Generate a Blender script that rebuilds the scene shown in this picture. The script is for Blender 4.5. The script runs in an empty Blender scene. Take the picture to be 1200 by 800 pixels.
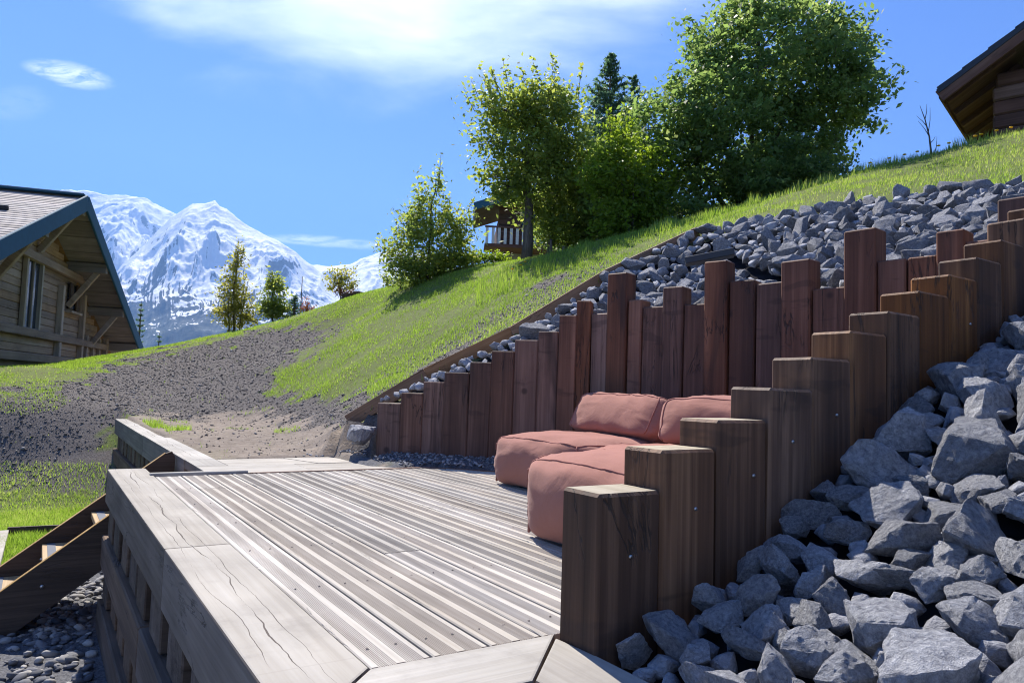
import bpy, bmesh, math, random
import numpy as np
from mathutils import Vector, Matrix, Euler

# ------------------------------------------------------------------ camera, sky, sun, exposure
scene = bpy.context.scene
C = scene.collection
R = math.radians
random.seed(7)
rng = np.random.default_rng(11)

F, W, H = 850.0, 1200.0, 800.0          # focal length of the photograph in its own pixels
CAM = Vector((0, 0, 0.60))
PSI, PITCH, ROLL = R(32.95), R(3.85), R(2.0)
fw = Vector((math.sin(PSI)*math.cos(PITCH), math.cos(PSI)*math.cos(PITCH), math.sin(PITCH)))
r0 = Vector((math.cos(PSI), -math.sin(PSI), 0))
u0 = r0.cross(fw)
rt = r0*math.cos(ROLL) + u0*math.sin(ROLL)
up = u0*math.cos(ROLL) - r0*math.sin(ROLL)
fh = Vector((math.sin(PSI), math.cos(PSI), 0))
cam_d = bpy.data.cameras.new('camera'); cam = bpy.data.objects.new('camera', cam_d); C.objects.link(cam)
cam.matrix_world = Matrix(((rt.x, up.x, -fw.x, CAM.x), (rt.y, up.y, -fw.y, CAM.y), (rt.z, up.z, -fw.z, CAM.z), (0, 0, 0, 1)))
cam_d.sensor_width = 36; cam_d.lens = F/W*36; cam_d.clip_start = 0.05; cam_d.clip_end = 60000
scene.camera = cam
scene.view_settings.view_transform = 'Standard'
scene.view_settings.look = 'None'
scene.view_settings.exposure = 1.12
scene.view_settings.gamma = 1
scene.cycles.filter_width = 1.1

SUN_AZ, SUN_EL = R(10), R(49)            # azimuth from +Y towards +X
sd = Vector((math.sin(SUN_AZ)*math.cos(SUN_EL), math.cos(SUN_AZ)*math.cos(SUN_EL), math.sin(SUN_EL)))
sl = bpy.data.lights.new('sun', 'SUN'); sun = bpy.data.objects.new('sun', sl); C.objects.link(sun)
sl.energy = 5.0; sl.angle = R(0.5); sl.color = (1, 0.94, 0.85)
sun.rotation_euler = (-sd).to_track_quat('-Z', 'Y').to_euler()

world = bpy.data.worlds.new('World'); scene.world = world; world.use_nodes = True

def nd(nt, typ, **kw):
    n = nt.nodes.new(typ)
    for k, v in kw.items():
        if k.startswith('i_'):
            n.inputs[k[2:].replace('_', ' ')].default_value = v
        elif isinstance(k, str):
            setattr(n, k, v)
    return n
def mth(nt, op, a, b=None, c=None, clamp=False):
    n = nt.nodes.new('ShaderNodeMath'); n.operation = op; n.use_clamp = clamp
    for i, v in enumerate((a, b, c)):
        if v is None: continue
        if isinstance(v, (int, float)): n.inputs[i].default_value = v
        else: nt.links.new(v, n.inputs[i])
    return n.outputs[0]
def vmth(nt, op, a, b=None):
    n = nt.nodes.new('ShaderNodeVectorMath'); n.operation = op
    for i, v in enumerate((a, b)):
        if v is None: continue
        if isinstance(v, (tuple, list, Vector)): n.inputs[i].default_value = tuple(v)
        else: nt.links.new(v, n.inputs[i])
    return n
def mixc(nt, f, a, b):
    n = nt.nodes.new('ShaderNodeMix'); n.data_type = 'RGBA'
    for s, v in ((n.inputs['Factor'], f), (n.inputs['A'], a), (n.inputs['B'], b)):
        if isinstance(v, (int, float)): s.default_value = v
        elif isinstance(v, (tuple, list)): s.default_value = tuple(v) if len(v) == 4 else tuple(v)+(1,)
        else: nt.links.new(v, s)
    return n.outputs['Result']
def sstep(nt, v, a, b):
    n = nt.nodes.new('ShaderNodeMapRange'); n.interpolation_type = 'SMOOTHSTEP'
    nt.links.new(v, n.inputs[0]); n.inputs[1].default_value = a; n.inputs[2].default_value = b
    return n.outputs[0]

def build_world():
    nt = world.node_tree; nt.nodes.clear()
    out = nd(nt, 'ShaderNodeOutputWorld'); bg = nd(nt, 'ShaderNodeBackground')
    sky = nd(nt, 'ShaderNodeTexSky'); sky.sky_type = 'NISHITA'; sky.sun_disc = False
    sky.sun_elevation = SUN_EL; sky.sun_rotation = SUN_AZ
    sky.altitude = 1300; sky.air_density = 1.25; sky.dust_density = 0.3; sky.ozone_density = 4.5
    tc = nd(nt, 'ShaderNodeTexCoord')
    d = tc.outputs['Generated']
    # thin cirrus drawn on the heavens: u, v are fixed compass / height directions
    a = vmth(nt, 'DOT_PRODUCT', d, r0).outputs['Value']
    b = mth(nt, 'MAXIMUM', mth(nt, 'ABSOLUTE', vmth(nt, 'DOT_PRODUCT', d, fh).outputs['Value']), 0.12)
    sep = nd(nt, 'ShaderNodeSeparateXYZ'); nt.links.new(d, sep.inputs[0])
    u = mth(nt, 'DIVIDE', a, b); v = mth(nt, 'DIVIDE', sep.outputs[2], b)
    cmb = nd(nt, 'ShaderNodeCombineXYZ'); nt.links.new(u, cmb.inputs[0]); nt.links.new(v, cmb.inputs[1])
    def noise(sx, sy, rot, scale, detail, off, rough=0.55, dist=0.4):
        mp = nd(nt, 'ShaderNodeMapping'); mp.inputs['Scale'].default_value = (sx, sy, 1)
        mp.inputs['Rotation'].default_value = (0, 0, rot); mp.inputs['Location'].default_value = (off, off*0.7, off)
        nt.links.new(cmb.outputs[0], mp.inputs[0])
        n = nd(nt, 'ShaderNodeTexNoise'); n.inputs['Scale'].default_value = scale; n.inputs['Detail'].default_value = detail
        n.inputs['Roughness'].default_value = rough; n.inputs['Distortion'].default_value = dist
        nt.links.new(mp.outputs[0], n.inputs[0]); return n.outputs['Fac']
    n1 = noise(1, 2.6, R(14), 2.6, 7, 3.1)
    n2 = noise(1, 3.4, R(-16), 5.5, 6, 8.3)
    n3 = noise(1, 4.0, R(8), 14, 6, 1.7, 0.65, 1.0)
    # lower rim of the big veil
    du = mth(nt, 'ADD', u, 0.17)
    par = mth(nt, 'MULTIPLY', mth(nt, 'MULTIPLY', du, du), 0.62)
    rim = mth(nt, 'ADD', par, 0.455)
    dd = mth(nt, 'SUBTRACT', v, rim)
    dd = mth(nt, 'ADD', dd, mth(nt, 'MULTIPLY', mth(nt, 'SUBTRACT', n1, 0.5), 0.30))
    veil = sstep(nt, dd, -0.08, 0.15)
    veil = mth(nt, 'MULTIPLY', veil, mth(nt, 'MULTIPLY_ADD', n2, 0.55, 0.45))
    veil = mth(nt, 'MULTIPLY', veil, mth(nt, 'SUBTRACT', 1.0, sstep(nt, mth(nt, 'ABSOLUTE', du), 0.30, 0.80)))
    veil = mth(nt, 'MULTIPLY', veil, mth(nt, 'SUBTRACT', 1.0, sstep(nt, v, 0.62, 1.15)))
    def wisp(cu, cv, ru, rv, amt, slope=0.0):
        x = mth(nt, 'DIVIDE', mth(nt, 'SUBTRACT', u, cu), ru)
        yy = mth(nt, 'SUBTRACT', mth(nt, 'SUBTRACT', v, cv), mth(nt, 'MULTIPLY', mth(nt, 'SUBTRACT', u, cu), slope))
        yy = mth(nt, 'ADD', yy, mth(nt, 'MULTIPLY', mth(nt, 'SUBTRACT', n2, 0.5), rv*1.6))
        y = mth(nt, 'DIVIDE', yy, rv)
        q = mth(nt, 'ADD', mth(nt, 'MULTIPLY', x, x), mth(nt, 'MULTIPLY', y, y))
        m = mth(nt, 'SUBTRACT', 1.0, sstep(nt, q, 0.0, 1.0))
        return mth(nt, 'MULTIPLY', mth(nt, 'MULTIPLY', m, sstep(nt, n3, 0.30, 0.62)), amt)
    tot = veil
    for wv in ((-0.64, 0.425, 0.075, 0.020, 0.6, -0.16), (-0.71, 0.375, 0.06, 0.03, 0.08, 0.1), (-0.27, 0.197, 0.13, 0.010, 0.42, -0.02),
               (1.5, 0.5, 0.4, 0.05, 0.5, 0.1), (-1.6, 0.6, 0.4, 0.06, 0.5, 0.1)):
        tot = mth(nt, 'ADD', tot, wisp(*wv))
    tot = mth(nt, 'MINIMUM', tot, 0.95)
    gain = vmth(nt, 'MULTIPLY', sky.outputs[0], (0.41, 0.625, 1.10)).outputs[0]
    col = mixc(nt, tot, gain, (15.5, 15.8, 16.4))
    nt.links.new(col, bg.inputs[0]); bg.inputs[1].default_value = 0.067
    nt.links.new(bg.outputs[0], out.inputs[0])
build_world()

# ------------------------------------------------------------------ helpers
def ray(px, py):
    return fw + rt*((px-600)/F) + up*((400-py)/F)
def P(px, py, d):                        # point seen at a pixel of the photograph, d metres ahead
    v = ray(px, py); return CAM + v*(d/v.dot(fh))
def G(px, py, z):                        # where that pixel meets the level z
    v = ray(px, py); return CAM + v*((z-CAM.z)/v.z)
def V(px, py, p0, dr):                   # where that pixel meets the vertical plane through p0 along dr
    n = Vector((-dr[1], dr[0], 0)); v = ray(px, py)
    return CAM + v*((Vector((p0[0], p0[1], 0))-CAM).dot(n)/v.dot(n))
_rt, _up, _fw = np.array(rt), np.array(up), np.array(fw)
def proj(p):                             # numpy (N,3) -> px, py, depth
    q = p - np.array(CAM); x = q@_rt; y = q@_up; z = q@_fw
    zz = np.where(z > 0.05, z, 0.05)
    return 600+F*x/zz, 400-F*y/zz, z
def rd(r, d): return (r*math.cos(PSI)+d*math.sin(PSI), -r*math.sin(PSI)+d*math.cos(PSI))

def hash2(ix, iy, s):
    h = (ix.astype(np.int64)*374761393 + iy.astype(np.int64)*668265263 + s*974711) & 0x7fffffff
    h = ((h ^ (h >> 13))*1274126177) & 0x7fffffff
    return ((h ^ (h >> 16)) & 0xffff)/65535.0
def vn(x, y, s=0):
    x = np.asarray(x, float); y = np.asarray(y, float)
    ix = np.floor(x); iy = np.floor(y); fx = x-ix; fy = y-iy
    fx = fx*fx*fx*(fx*(fx*6-15)+10); fy = fy*fy*fy*(fy*(fy*6-15)+10)
    a = hash2(ix, iy, s); b = hash2(ix+1, iy, s); c = hash2(ix, iy+1, s); d = hash2(ix+1, iy+1, s)
    return (a*(1-fx)+b*fx)*(1-fy)+(c*(1-fx)+d*fx)*fy
def fbm(x, y, s=0, o=4):
    t = 0; a = 0.5; n = 0
    for i in range(o):
        t = t+a*vn(x*2**i, y*2**i, s+i*17); n += a; a *= 0.5
    return t/n
def ridged(x, y, s=0, o=5):
    t = 0; a = 0.5; n = 0; w = 1
    for i in range(o):
        v = 1-np.abs(2*vn(x*2.03**i, y*2.03**i, s+i*13)-1); v = v*v
        t = t+a*v*w; n += a; w = np.clip(v*1.6, 0.2, 1); a *= 0.52
    return t/n
def inpoly(px, py, poly):
    ins = np.zeros(px.shape, bool); n = len(poly)
    for i in range(n):
        x1, y1 = poly[i]; x2, y2 = poly[(i+1) % n]
        if y1 == y2: continue
        c = ((y1 > py) != (y2 > py)) & (px < (x2-x1)*(py-y1)/(y2-y1)+x1)
        ins ^= c
    return ins

def np_mesh(name, v, f, smooth=False):
    v = np.ascontiguousarray(v, np.float32); f = np.ascontiguousarray(f, np.int32); k = f.shape[1]
    m = bpy.data.meshes.new(name)
    m.vertices.add(len(v)); m.vertices.foreach_set('co', v.ravel())
    m.loops.add(f.size); m.loops.foreach_set('vertex_index', f.ravel())
    m.polygons.add(len(f)); m.polygons.foreach_set('loop_start', np.arange(0, f.size, k, dtype=np.int32))
    m.polygons.foreach_set('loop_total', np.full(len(f), k, np.int32))
    if smooth: m.polygons.foreach_set('use_smooth', np.ones(len(f), bool))
    m.update(calc_edges=True); return m
def fattr(m, name, vals, dom='POINT'):
    a = m.attributes.new(name, 'FLOAT', dom); a.data.foreach_set('value', np.ascontiguousarray(vals, np.float32))
def link(name, data, mat=None, parent=None, loc=None, rot=None):
    o = bpy.data.objects.new(name, data); C.objects.link(o)
    if mat is not None:
        for mm in (mat if isinstance(mat, (list, tuple)) else [mat]): data.materials.append(mm)
    if parent is not None: o.parent = parent
    if loc is not None: o.location = loc
    if rot is not None: o.rotation_euler = rot
    return o
def tag(o, label=None, cat=None, group=None, kind=None):
    if label: o['label'] = label
    if cat: o['category'] = cat
    if group: o['group'] = group
    if kind: o['kind'] = kind
    return o
def thing(name, label, cat, loc=(0, 0, 0), rz=0, group=None):
    o = bpy.data.objects.new(name, None); C.objects.link(o); o.location = loc; o.rotation_euler = (0, 0, rz)
    o.empty_display_size = 0.1
    return tag(o, label, cat, group)

class MB:
    def __init__(s): s.v = []; s.f = []; s.mi = []; s.sm = []
    def add(s, v, f, mi=0, sm=False):
        k = len(s.v); s.v += [tuple(p) for p in v]; s.f += [tuple(i+k for i in q) for q in f]
        s.mi += [mi]*len(f); s.sm += [sm]*len(f)
    def box(s, c, d, M=None, mi=0, bev=0.0):
        x, y, z = [q/2 for q in d]
        if bev <= 0:
            v = [Vector((i*x, j*y, k*z)) for i in (-1, 1) for j in (-1, 1) for k in (-1, 1)]
            f = [(0, 1, 3, 2), (4, 6, 7, 5), (0, 4, 5, 1), (2, 3, 7, 6), (0, 2, 6, 4), (1, 5, 7, 3)]
        else:
            bm = bmesh.new(); bmesh.ops.create_cube(bm, size=1)
            for q in bm.verts: q.co = Vector((q.co.x*d[0], q.co.y*d[1], q.co.z*d[2]))
            bmesh.ops.bevel(bm, geom=bm.edges[:], offset=bev, segments=1, affect='EDGES', profile=0.5)
            bm.verts.index_update(); v = [q.co.copy() for q in bm.verts]; f = [[w.index for w in q.verts] for q in bm.faces]; bm.free()
        if M is not None: v = [M@q for q in v]
        c = Vector(c); s.add([q+c for q in v], f, mi)
    def tube(s, pts, rad, n=7, cap=True, mi=0):
        pts = [Vector(p) for p in pts]; rings = []
        prev = None
        for i, p in enumerate(pts):
            t = (pts[min(i+1, len(pts)-1)]-pts[max(i-1, 0)]).normalized()
            if prev is None: a = t.orthogonal().normalized()
            else: a = (prev-t*prev.dot(t)).normalized() if (prev-t*prev.dot(t)).length > 1e-5 else t.orthogonal().normalized()
            prev = a; b = t.cross(a); r = rad[i] if hasattr(rad, '__len__') else rad
            rings.append([p+(a*math.cos(q*2*math.pi/n)+b*math.sin(q*2*math.pi/n))*r for q in range(n)])
        v = [q for ring in rings for q in ring]; f = []
        for i in range(len(pts)-1):
            for q in range(n):
                f.append((i*n+q, i*n+(q+1) % n, (i+1)*n+(q+1) % n, (i+1)*n+q))
        if cap: f.append(tuple(range(n-1, -1, -1))); f.append(tuple((len(pts)-1)*n+q for q in range(n)))
        s.add(v, f, mi, True)
    def prism(s, poly, z0, z1, mi=0, M=None):
        n = len(poly); v = [Vector((x, y, z0)) for x, y in poly]+[Vector((x, y, z1)) for x, y in poly]
        f = [tuple(range(n-1, -1, -1)), tuple(range(n, 2*n))]+[(i, (i+1) % n, n+(i+1) % n, n+i) for i in range(n)]
        if M is not None: v = [M@q for q in v]
        s.add(v, f, mi)
    def mesh(s, name):
        m = bpy.data.meshes.new(name); m.from_pydata(s.v, [], s.f)
        m.polygons.foreach_set('material_index', s.mi); m.polygons.foreach_set('use_smooth', s.sm); m.update()
        return m
    def build(s, name, mat, parent=None, loc=None, rot=None): return link(name, s.mesh(name), mat, parent, loc, rot)
def boxpart(name, c, d, mat, parent=None, rot=None, bev=0.004):
    b = MB(); b.box((0, 0, 0), d, bev=bev); return b.build(name, mat, parent, c, rot)
def postpart(name, c, d, mats, parent, rot):
    o = boxpart(name, c, d, mats[0], parent, rot, bev=0.008); o.data.materials.append(mats[1])
    for p in o.data.polygons:
        if p.normal.z > 0.9: p.material_index = 1
    return o
def barpart(name, p0, p1, w, h, mat, parent, bev=0.004, up_=Vector((0, 0, 1))):
    p0 = Vector(p0); p1 = Vector(p1); t = (p1-p0); L = t.length; t.normalize()
    s_ = t.cross(up_).normalized(); n_ = s_.cross(t)
    M = Matrix(((t.x, s_.x, n_.x), (t.y, s_.y, n_.y), (t.z, s_.z, n_.z)))
    b = MB(); b.box((0, 0, 0), (L, w, h), bev=bev)
    return b.build(name, mat, parent, (p0+p1)/2, M.to_euler())

def blob_base(kind):
    if kind == 'oct':
        v = np.array([(1, 0, 0), (-1, 0, 0), (0, 1, 0), (0, -1, 0), (0, 0, 1), (0, 0, -1)], float)
        f = np.array([(0, 2, 4), (2, 1, 4), (1, 3, 4), (3, 0, 4), (2, 0, 5), (1, 2, 5), (3, 1, 5), (0, 3, 5)]); return v, f
    bm = bmesh.new(); bmesh.ops.create_icosphere(bm, subdivisions=1 if kind == 'ico' else 2, radius=1)
    v = np.array([q.co[:] for q in bm.verts]); bm.verts.index_update(); f = np.array([[w.index for w in q.verts] for q in bm.faces]); bm.free(); return v, f
def scatter(name, pos, size, kind, mat, flat=0.6, jit=0.25, smooth=False):
    v, f = blob_base(kind); n = len(pos); k = len(v)
    a = rng.uniform(0, 6.283, n); ca, sa = np.cos(a), np.sin(a)
    sc = np.stack([size*rng.uniform(0.8, 1.4, n), size*rng.uniform(0.6, 1.0, n), size*flat*rng.uniform(0.7, 1.2, n)], 1)
    q = v[None]*sc[:, None, :]*(1+rng.uniform(-jit, jit, (n, k, 1)))
    ti = rng.uniform(-0.5, 0.5, n); q2 = q.copy(); q2[..., 2] = q[..., 2]*np.cos(ti)[:, None]+q[..., 0]*np.sin(ti)[:, None]
    x = q2[..., 0]*ca[:, None]-q2[..., 1]*sa[:, None]; y = q2[..., 0]*sa[:, None]+q2[..., 1]*ca[:, None]
    vv = np.stack([x, y, q2[..., 2]], 2)+pos[:, None, :]
    ff = f[None]+(np.arange(n)*k)[:, None, None]
    m = np_mesh(name, vv.reshape(-1, 3), ff.reshape(-1, 3), smooth)
    fattr(m, 'rnd', np.repeat(rng.uniform(0, 1, n), k))
    return link(name, m, mat)

# ------------------------------------------------------------------ materials
def mat_new(name):
    m = bpy.data.materials.new(name); m.use_nodes = True; nt = m.node_tree; nt.nodes.clear()
    out = nd(nt, 'ShaderNodeOutputMaterial'); b = nd(nt, 'ShaderNodeBsdfPrincipled'); nt.links.new(b.outputs[0], out.inputs[0])
    return m, nt, b, out
def ocoord(nt, rand=True):
    tc = nd(nt, 'ShaderNodeTexCoord'); c = tc.outputs['Object']
    if rand:
        oi = nd(nt, 'ShaderNodeObjectInfo'); cm = nd(nt, 'ShaderNodeCombineXYZ')
        for i, k in enumerate((31.0, 57.0, 91.0)): nt.links.new(mth(nt, 'MULTIPLY', oi.outputs['Random'], k), cm.inputs[i])
        return vmth(nt, 'ADD', c, cm.outputs[0]).outputs[0], oi.outputs['Random'], tc
    return c, None, tc
def tnoise(nt, co, scale=(1, 1, 1), s=5.0, detail=4, rough=0.55, dist=0.0):
    mp = nd(nt, 'ShaderNodeMapping'); mp.inputs['Scale'].default_value = scale; nt.links.new(co, mp.inputs[0])
    n = nd(nt, 'ShaderNodeTexNoise'); n.inputs['Scale'].default_value = s; n.inputs['Detail'].default_value = detail
    n.inputs['Roughness'].default_value = rough; n.inputs['Distortion'].default_value = dist
    nt.links.new(mp.outputs[0], n.inputs[0]); return n.outputs['Fac']
def ramp(nt, f, stops):
    r = nd(nt, 'ShaderNodeValToRGB'); e = r.color_ramp.elements
    while len(e) > 1: e.remove(e[-1])
    e[0].position = stops[0][0]; e[0].color = tuple(stops[0][1])+(1,)
    for p, c in stops[1:]:
        q = e.new(p); q.color = tuple(c)+(1,)
    nt.links.new(f, r.inputs[0]); return r.outputs[0]
def bump(nt, b, h, strength=0.4, dist=0.01):
    n = nd(nt, 'ShaderNodeBump'); n.inputs['Strength'].default_value = strength; n.inputs['Distance'].default_value = dist
    nt.links.new(h, n.inputs['Height']); nt.links.new(n.outputs[0], b.inputs['Normal'])
def wood(name, axis, lo, mid, hi, rough=0.75, var=0.35, cracks=0.0, g=1.0, stain=0.0, stain_col=(0.03, 0.02, 0.018), spec=0.3, split=False, saw=False):
    m, nt, b, out = mat_new(name); co, rnd, tc = ocoord(nt)
    st = {'x': (0.05, 1, 1), 'y': (1, 0.05, 1), 'z': (1, 1, 0.05)}[axis]
    n1 = tnoise(nt, co, st, 9*g, 5, 0.6, 0.6); n2 = tnoise(nt, co, tuple(0.35*q if q < 1 else q for q in st), 60*g, 3, 0.6)
    n3 = tnoise(nt, co, (1, 1, 1), 2.3, 3)
    f = mth(nt, 'ADD', mth(nt, 'MULTIPLY', n1, 0.6), mth(nt, 'MULTIPLY', n2, 0.4))
    col = ramp(nt, f, [(0.30, lo), (0.5, mid), (0.72, hi)])
    val = mth(nt, 'MULTIPLY_ADD', mth(nt, 'SUBTRACT', rnd, 0.5), var*2, 1.0)
    val = mth(nt, 'MULTIPLY', val, mth(nt, 'MULTIPLY_ADD', n3, 0.7, 0.65))
    hsv = nd(nt, 'ShaderNodeHueSaturation'); nt.links.new(col, hsv.inputs['Color']); nt.links.new(val, hsv.inputs['Value'])
    sat = mth(nt, 'FRACT', mth(nt, 'MULTIPLY', rnd, 7.31)); nt.links.new(mth(nt, 'MULTIPLY_ADD', sat, 0.45, 0.9), hsv.inputs['Saturation'])
    col = hsv.outputs[0]
    h = mth(nt, 'ADD', mth(nt, 'MULTIPLY', n1, 0.5), mth(nt, 'MULTIPLY', n2, 0.6))
    if stain > 0:
        sn = tnoise(nt, co, tuple(2.5*q if q < 1 else q for q in st), 4.5, 4, 0.6, 0.8)
        col = mixc(nt, mth(nt, 'MULTIPLY', sstep(nt, sn, 0.52, 0.70), stain), col, stain_col)
    if cracks > 0:
        # drying checks: thin wavy splits that run with the grain
        w = tnoise(nt, co, tuple(2.2*q if q < 1 else q for q in st), 3.2, 6, 0.65, 1.2)
        line = mth(nt, 'ABSOLUTE', mth(nt, 'SUBTRACT', w, 0.5))
        msk = sstep(nt, tnoise(nt, co, (1, 1, 1), 3.1, 2), 0.46, 0.62)
        lw = mth(nt, 'MULTIPLY', mth(nt, 'SUBTRACT', 1.0, sstep(nt, line, 0.002, 0.010)), msk)
        col = mixc(nt, mth(nt, 'MULTIPLY', lw, cracks), col, (0.03, 0.022, 0.018))
        h = mth(nt, 'SUBTRACT', h, mth(nt, 'MULTIPLY', lw, 2.5))
    if saw:
        # faint band-saw marks across, a few dark weathered bands and knots
        s1 = tnoise(nt, co, (0.4, 0.4, 1), 45, 2, 0.5); h = mth(nt, 'ADD', h, mth(nt, 'MULTIPLY', s1, 0.35))
        s2 = tnoise(nt, co, (0.25, 0.25, 1), 9, 3, 0.6); col = mixc(nt, mth(nt, 'MULTIPLY', sstep(nt, s2, 0.60, 0.66), 0.35), col, stain_col)
        vo = nd(nt, 'ShaderNodeTexVoronoi'); vo.inputs['Scale'].default_value = 3.2; nt.links.new(co, vo.inputs['Vector'])
        kn = mth(nt, 'SUBTRACT', 1.0, sstep(nt, vo.outputs['Distance'], 0.04, 0.11)); col = mixc(nt, mth(nt, 'MULTIPLY', kn, 0.7), col, stain_col)
    if split:
        raw = tc.outputs['Object']; sx = nd(nt, 'ShaderNodeSeparateXYZ'); nt.links.new(raw, sx.inputs[0])
        al, ac = (sx.outputs[1], sx.outputs[0]) if axis == 'y' else (sx.outputs[0], sx.outputs[1])
        def n1d(sc, off, det=3):
            cc = nd(nt, 'ShaderNodeCombineXYZ'); nt.links.new(mth(nt, 'MULTIPLY_ADD', al, sc, off), cc.inputs[0])
            q = nd(nt, 'ShaderNodeTexNoise'); q.inputs['Scale'].default_value = 1; q.inputs['Detail'].default_value = det; nt.links.new(cc.outputs[0], q.inputs[0]); return q.outputs['Fac']
        for c0, amp_, w0, o_ in ((0.005, 0.07, 0.0030, 3.0), (0.045, 0.05, 0.0014, 17.0), (-0.045, 0.05, 0.0012, 31.0)):
            ctr = mth(nt, 'MULTIPLY_ADD', mth(nt, 'SUBTRACT', n1d(1.5, o_, 5), 0.5), amp_*2, c0)
            dist_ = mth(nt, 'ABSOLUTE', mth(nt, 'SUBTRACT', ac, ctr)); wv_ = mth(nt, 'MULTIPLY', sstep(nt, n1d(1.7, o_+50, 3), 0.40, 0.62), w0)
            lw = mth(nt, 'LESS_THAN', dist_, wv_)
            col = mixc(nt, mth(nt, 'MULTIPLY', lw, 0.9), col, (0.05, 0.035, 0.028)); h = mth(nt, 'SUBTRACT', h, mth(nt, 'MULTIPLY', lw, 2.0))
        # saw marks across the timber
        sw = n1d(16.0, 7.0, 2); sc_ = mth(nt, 'MULTIPLY', sstep(nt, sw, 0.66, 0.72), 0.28); col = mixc(nt, sc_, col, (0.17, 0.15, 0.13))
        bl_ = tnoise(nt, co, (1, 1, 1), 6.0, 5, 0.65); col = mixc(nt, mth(nt, 'MULTIPLY', sstep(nt, bl_, 0.50, 0.74), 0.5), col, (0.22, 0.20, 0.178))
    nt.links.new(col, b.inputs['Base Color']); b.inputs['Roughness'].default_value = rough
    b.inputs['Specular IOR Level'].default_value = spec
    bump(nt, b, h, 0.5, 0.006); return m
def plain(name, col, rough=0.6, metal=0.0, nz=0.15, s=8.0):
    m, nt, b, out = mat_new(name); co, rnd, tc = ocoord(nt)
    n = tnoise(nt, co, (1, 1, 1), s, 4)
    c = mixc(nt, n, tuple(q*(1-nz*1.5) for q in col), tuple(min(1, q*(1+nz*1.5)) for q in col))
    nt.links.new(c, b.inputs['Base Color']); b.inputs['Roughness'].default_value = rough; b.inputs['Metallic'].default_value = metal
    bump(nt, b, n, 0.15, 0.01); return m
def rndmat(name, c0, c1, c2, rough=0.85, s=30, nz=0.3):
    m, nt, b, out = mat_new(name); at = nd(nt, 'ShaderNodeAttribute'); at.attribute_name = 'rnd'
    col = ramp(nt, at.outputs['Fac'], [(0.0, c0), (0.6, c1), (1.0, c2)])
    tc = nd(nt, 'ShaderNodeTexCoord'); n = tnoise(nt, tc.outputs['Object'], (1, 1, 1), s, 3)
    hsv = nd(nt, 'ShaderNodeHueSaturation'); nt.links.new(col, hsv.inputs['Color']); nt.links.new(mth(nt, 'MULTIPLY_ADD', n, nz*2, 1-nz), hsv.inputs['Value'])
    nt.links.new(hsv.outputs[0], b.inputs['Base Color']); b.inputs['Roughness'].default_value = rough
    b.inputs['Specular IOR Level'].default_value = 0.25; bump(nt, b, n, 0.4, 0.01); return m
def leafmat(name, c0, c1, c2, trans=0.45):
    m, nt, b, out = mat_new(name); at = nd(nt, 'ShaderNodeAttribute'); at.attribute_name = 'rnd'
    col = ramp(nt, at.outputs['Fac'], [(0.0, c0), (0.55, c1), (1.0, c2)])
    nt.links.new(col, b.inputs['Base Color']); b.inputs['Roughness'].default_value = 0.5; b.inputs['Specular IOR Level'].default_value = 0.35
    tr = nd(nt, 'ShaderNodeBsdfTranslucent'); hs = nd(nt, 'ShaderNodeHueSaturation'); nt.links.new(col, hs.inputs['Color'])
    hs.inputs['Value'].default_value = 2.0; hs.inputs['Saturation'].default_value = 1.08; hs.inputs['Hue'].default_value = 0.485
    nt.links.new(hs.outputs[0], tr.inputs[0])
    mx = nd(nt, 'ShaderNodeMixShader'); mx.inputs[0].default_value = trans
    nt.links.new(b.outputs[0], mx.inputs[1]); nt.links.new(tr.outputs[0], mx.inputs[2]); nt.links.new(mx.outputs[0], out.inputs[0]); return m

M = {}
M['post'] = wood('post_wood', 'z', (0.060, 0.031, 0.023), (0.15, 0.082, 0.060), (0.29, 0.17, 0.125), 0.7, 0.30, 0.8, 0.8, 0.65, saw=True)
M['post_brown'] = wood('post_wood_brown', 'z', (0.042, 0.021, 0.012), (0.12, 0.063, 0.037), (0.31, 0.175, 0.10), 0.7, 0.28, 0.8, 0.8, 0.6, saw=True)
M['beam_y'] = wood('weathered_beam_y', 'y', (0.25, 0.228, 0.20), (0.345, 0.322, 0.288), (0.41, 0.388, 0.355), 0.85, 0.08, 0.0, 0.8, 0.25, (0.16, 0.14, 0.12), split=True)
M['beam_x'] = wood('weathered_beam_x', 'x', (0.25, 0.228, 0.20), (0.345, 0.322, 0.288), (0.41, 0.388, 0.355), 0.85, 0.08, 0.0, 0.8, 0.25, (0.16, 0.14, 0.12), split=True)
M['beam_side'] = wood('beam_side', 'y', (0.12, 0.095, 0.075), (0.20, 0.165, 0.135), (0.29, 0.245, 0.205), 0.85, 0.1, 0.6, 0.9, 0.3)
M['block'] = wood('crib_block', 'x', (0.055, 0.038, 0.027), (0.115, 0.082, 0.06), (0.20, 0.15, 0.115), 0.85, 0.25, 0.6, 0.9, 0.4)
M['rail_y'] = wood('crib_rail', 'y', (0.06, 0.042, 0.03), (0.125, 0.09, 0.067), (0.21, 0.16, 0.125), 0.85, 0.2, 0.7, 0.9, 0.4)
M['deck'] = wood('deck_smooth', 'y', (0.26, 0.228, 0.19), (0.385, 0.355, 0.312), (0.45, 0.425, 0.385), 0.8, 0.2, 0.25, 1.2, 0.5, (0.25, 0.215, 0.18))
M['deck_g'] = wood('deck_grooved', 'y', (0.235, 0.20, 0.168), (0.355, 0.32, 0.28), (0.42, 0.388, 0.348), 0.9, 0.24, 0.0, 1.2, 0.35, (0.13, 0.10, 0.085))
M['trim'] = wood('trim_wood', 'x', (0.10, 0.06, 0.045), (0.20, 0.13, 0.10), (0.30, 0.2, 0.16))
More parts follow.
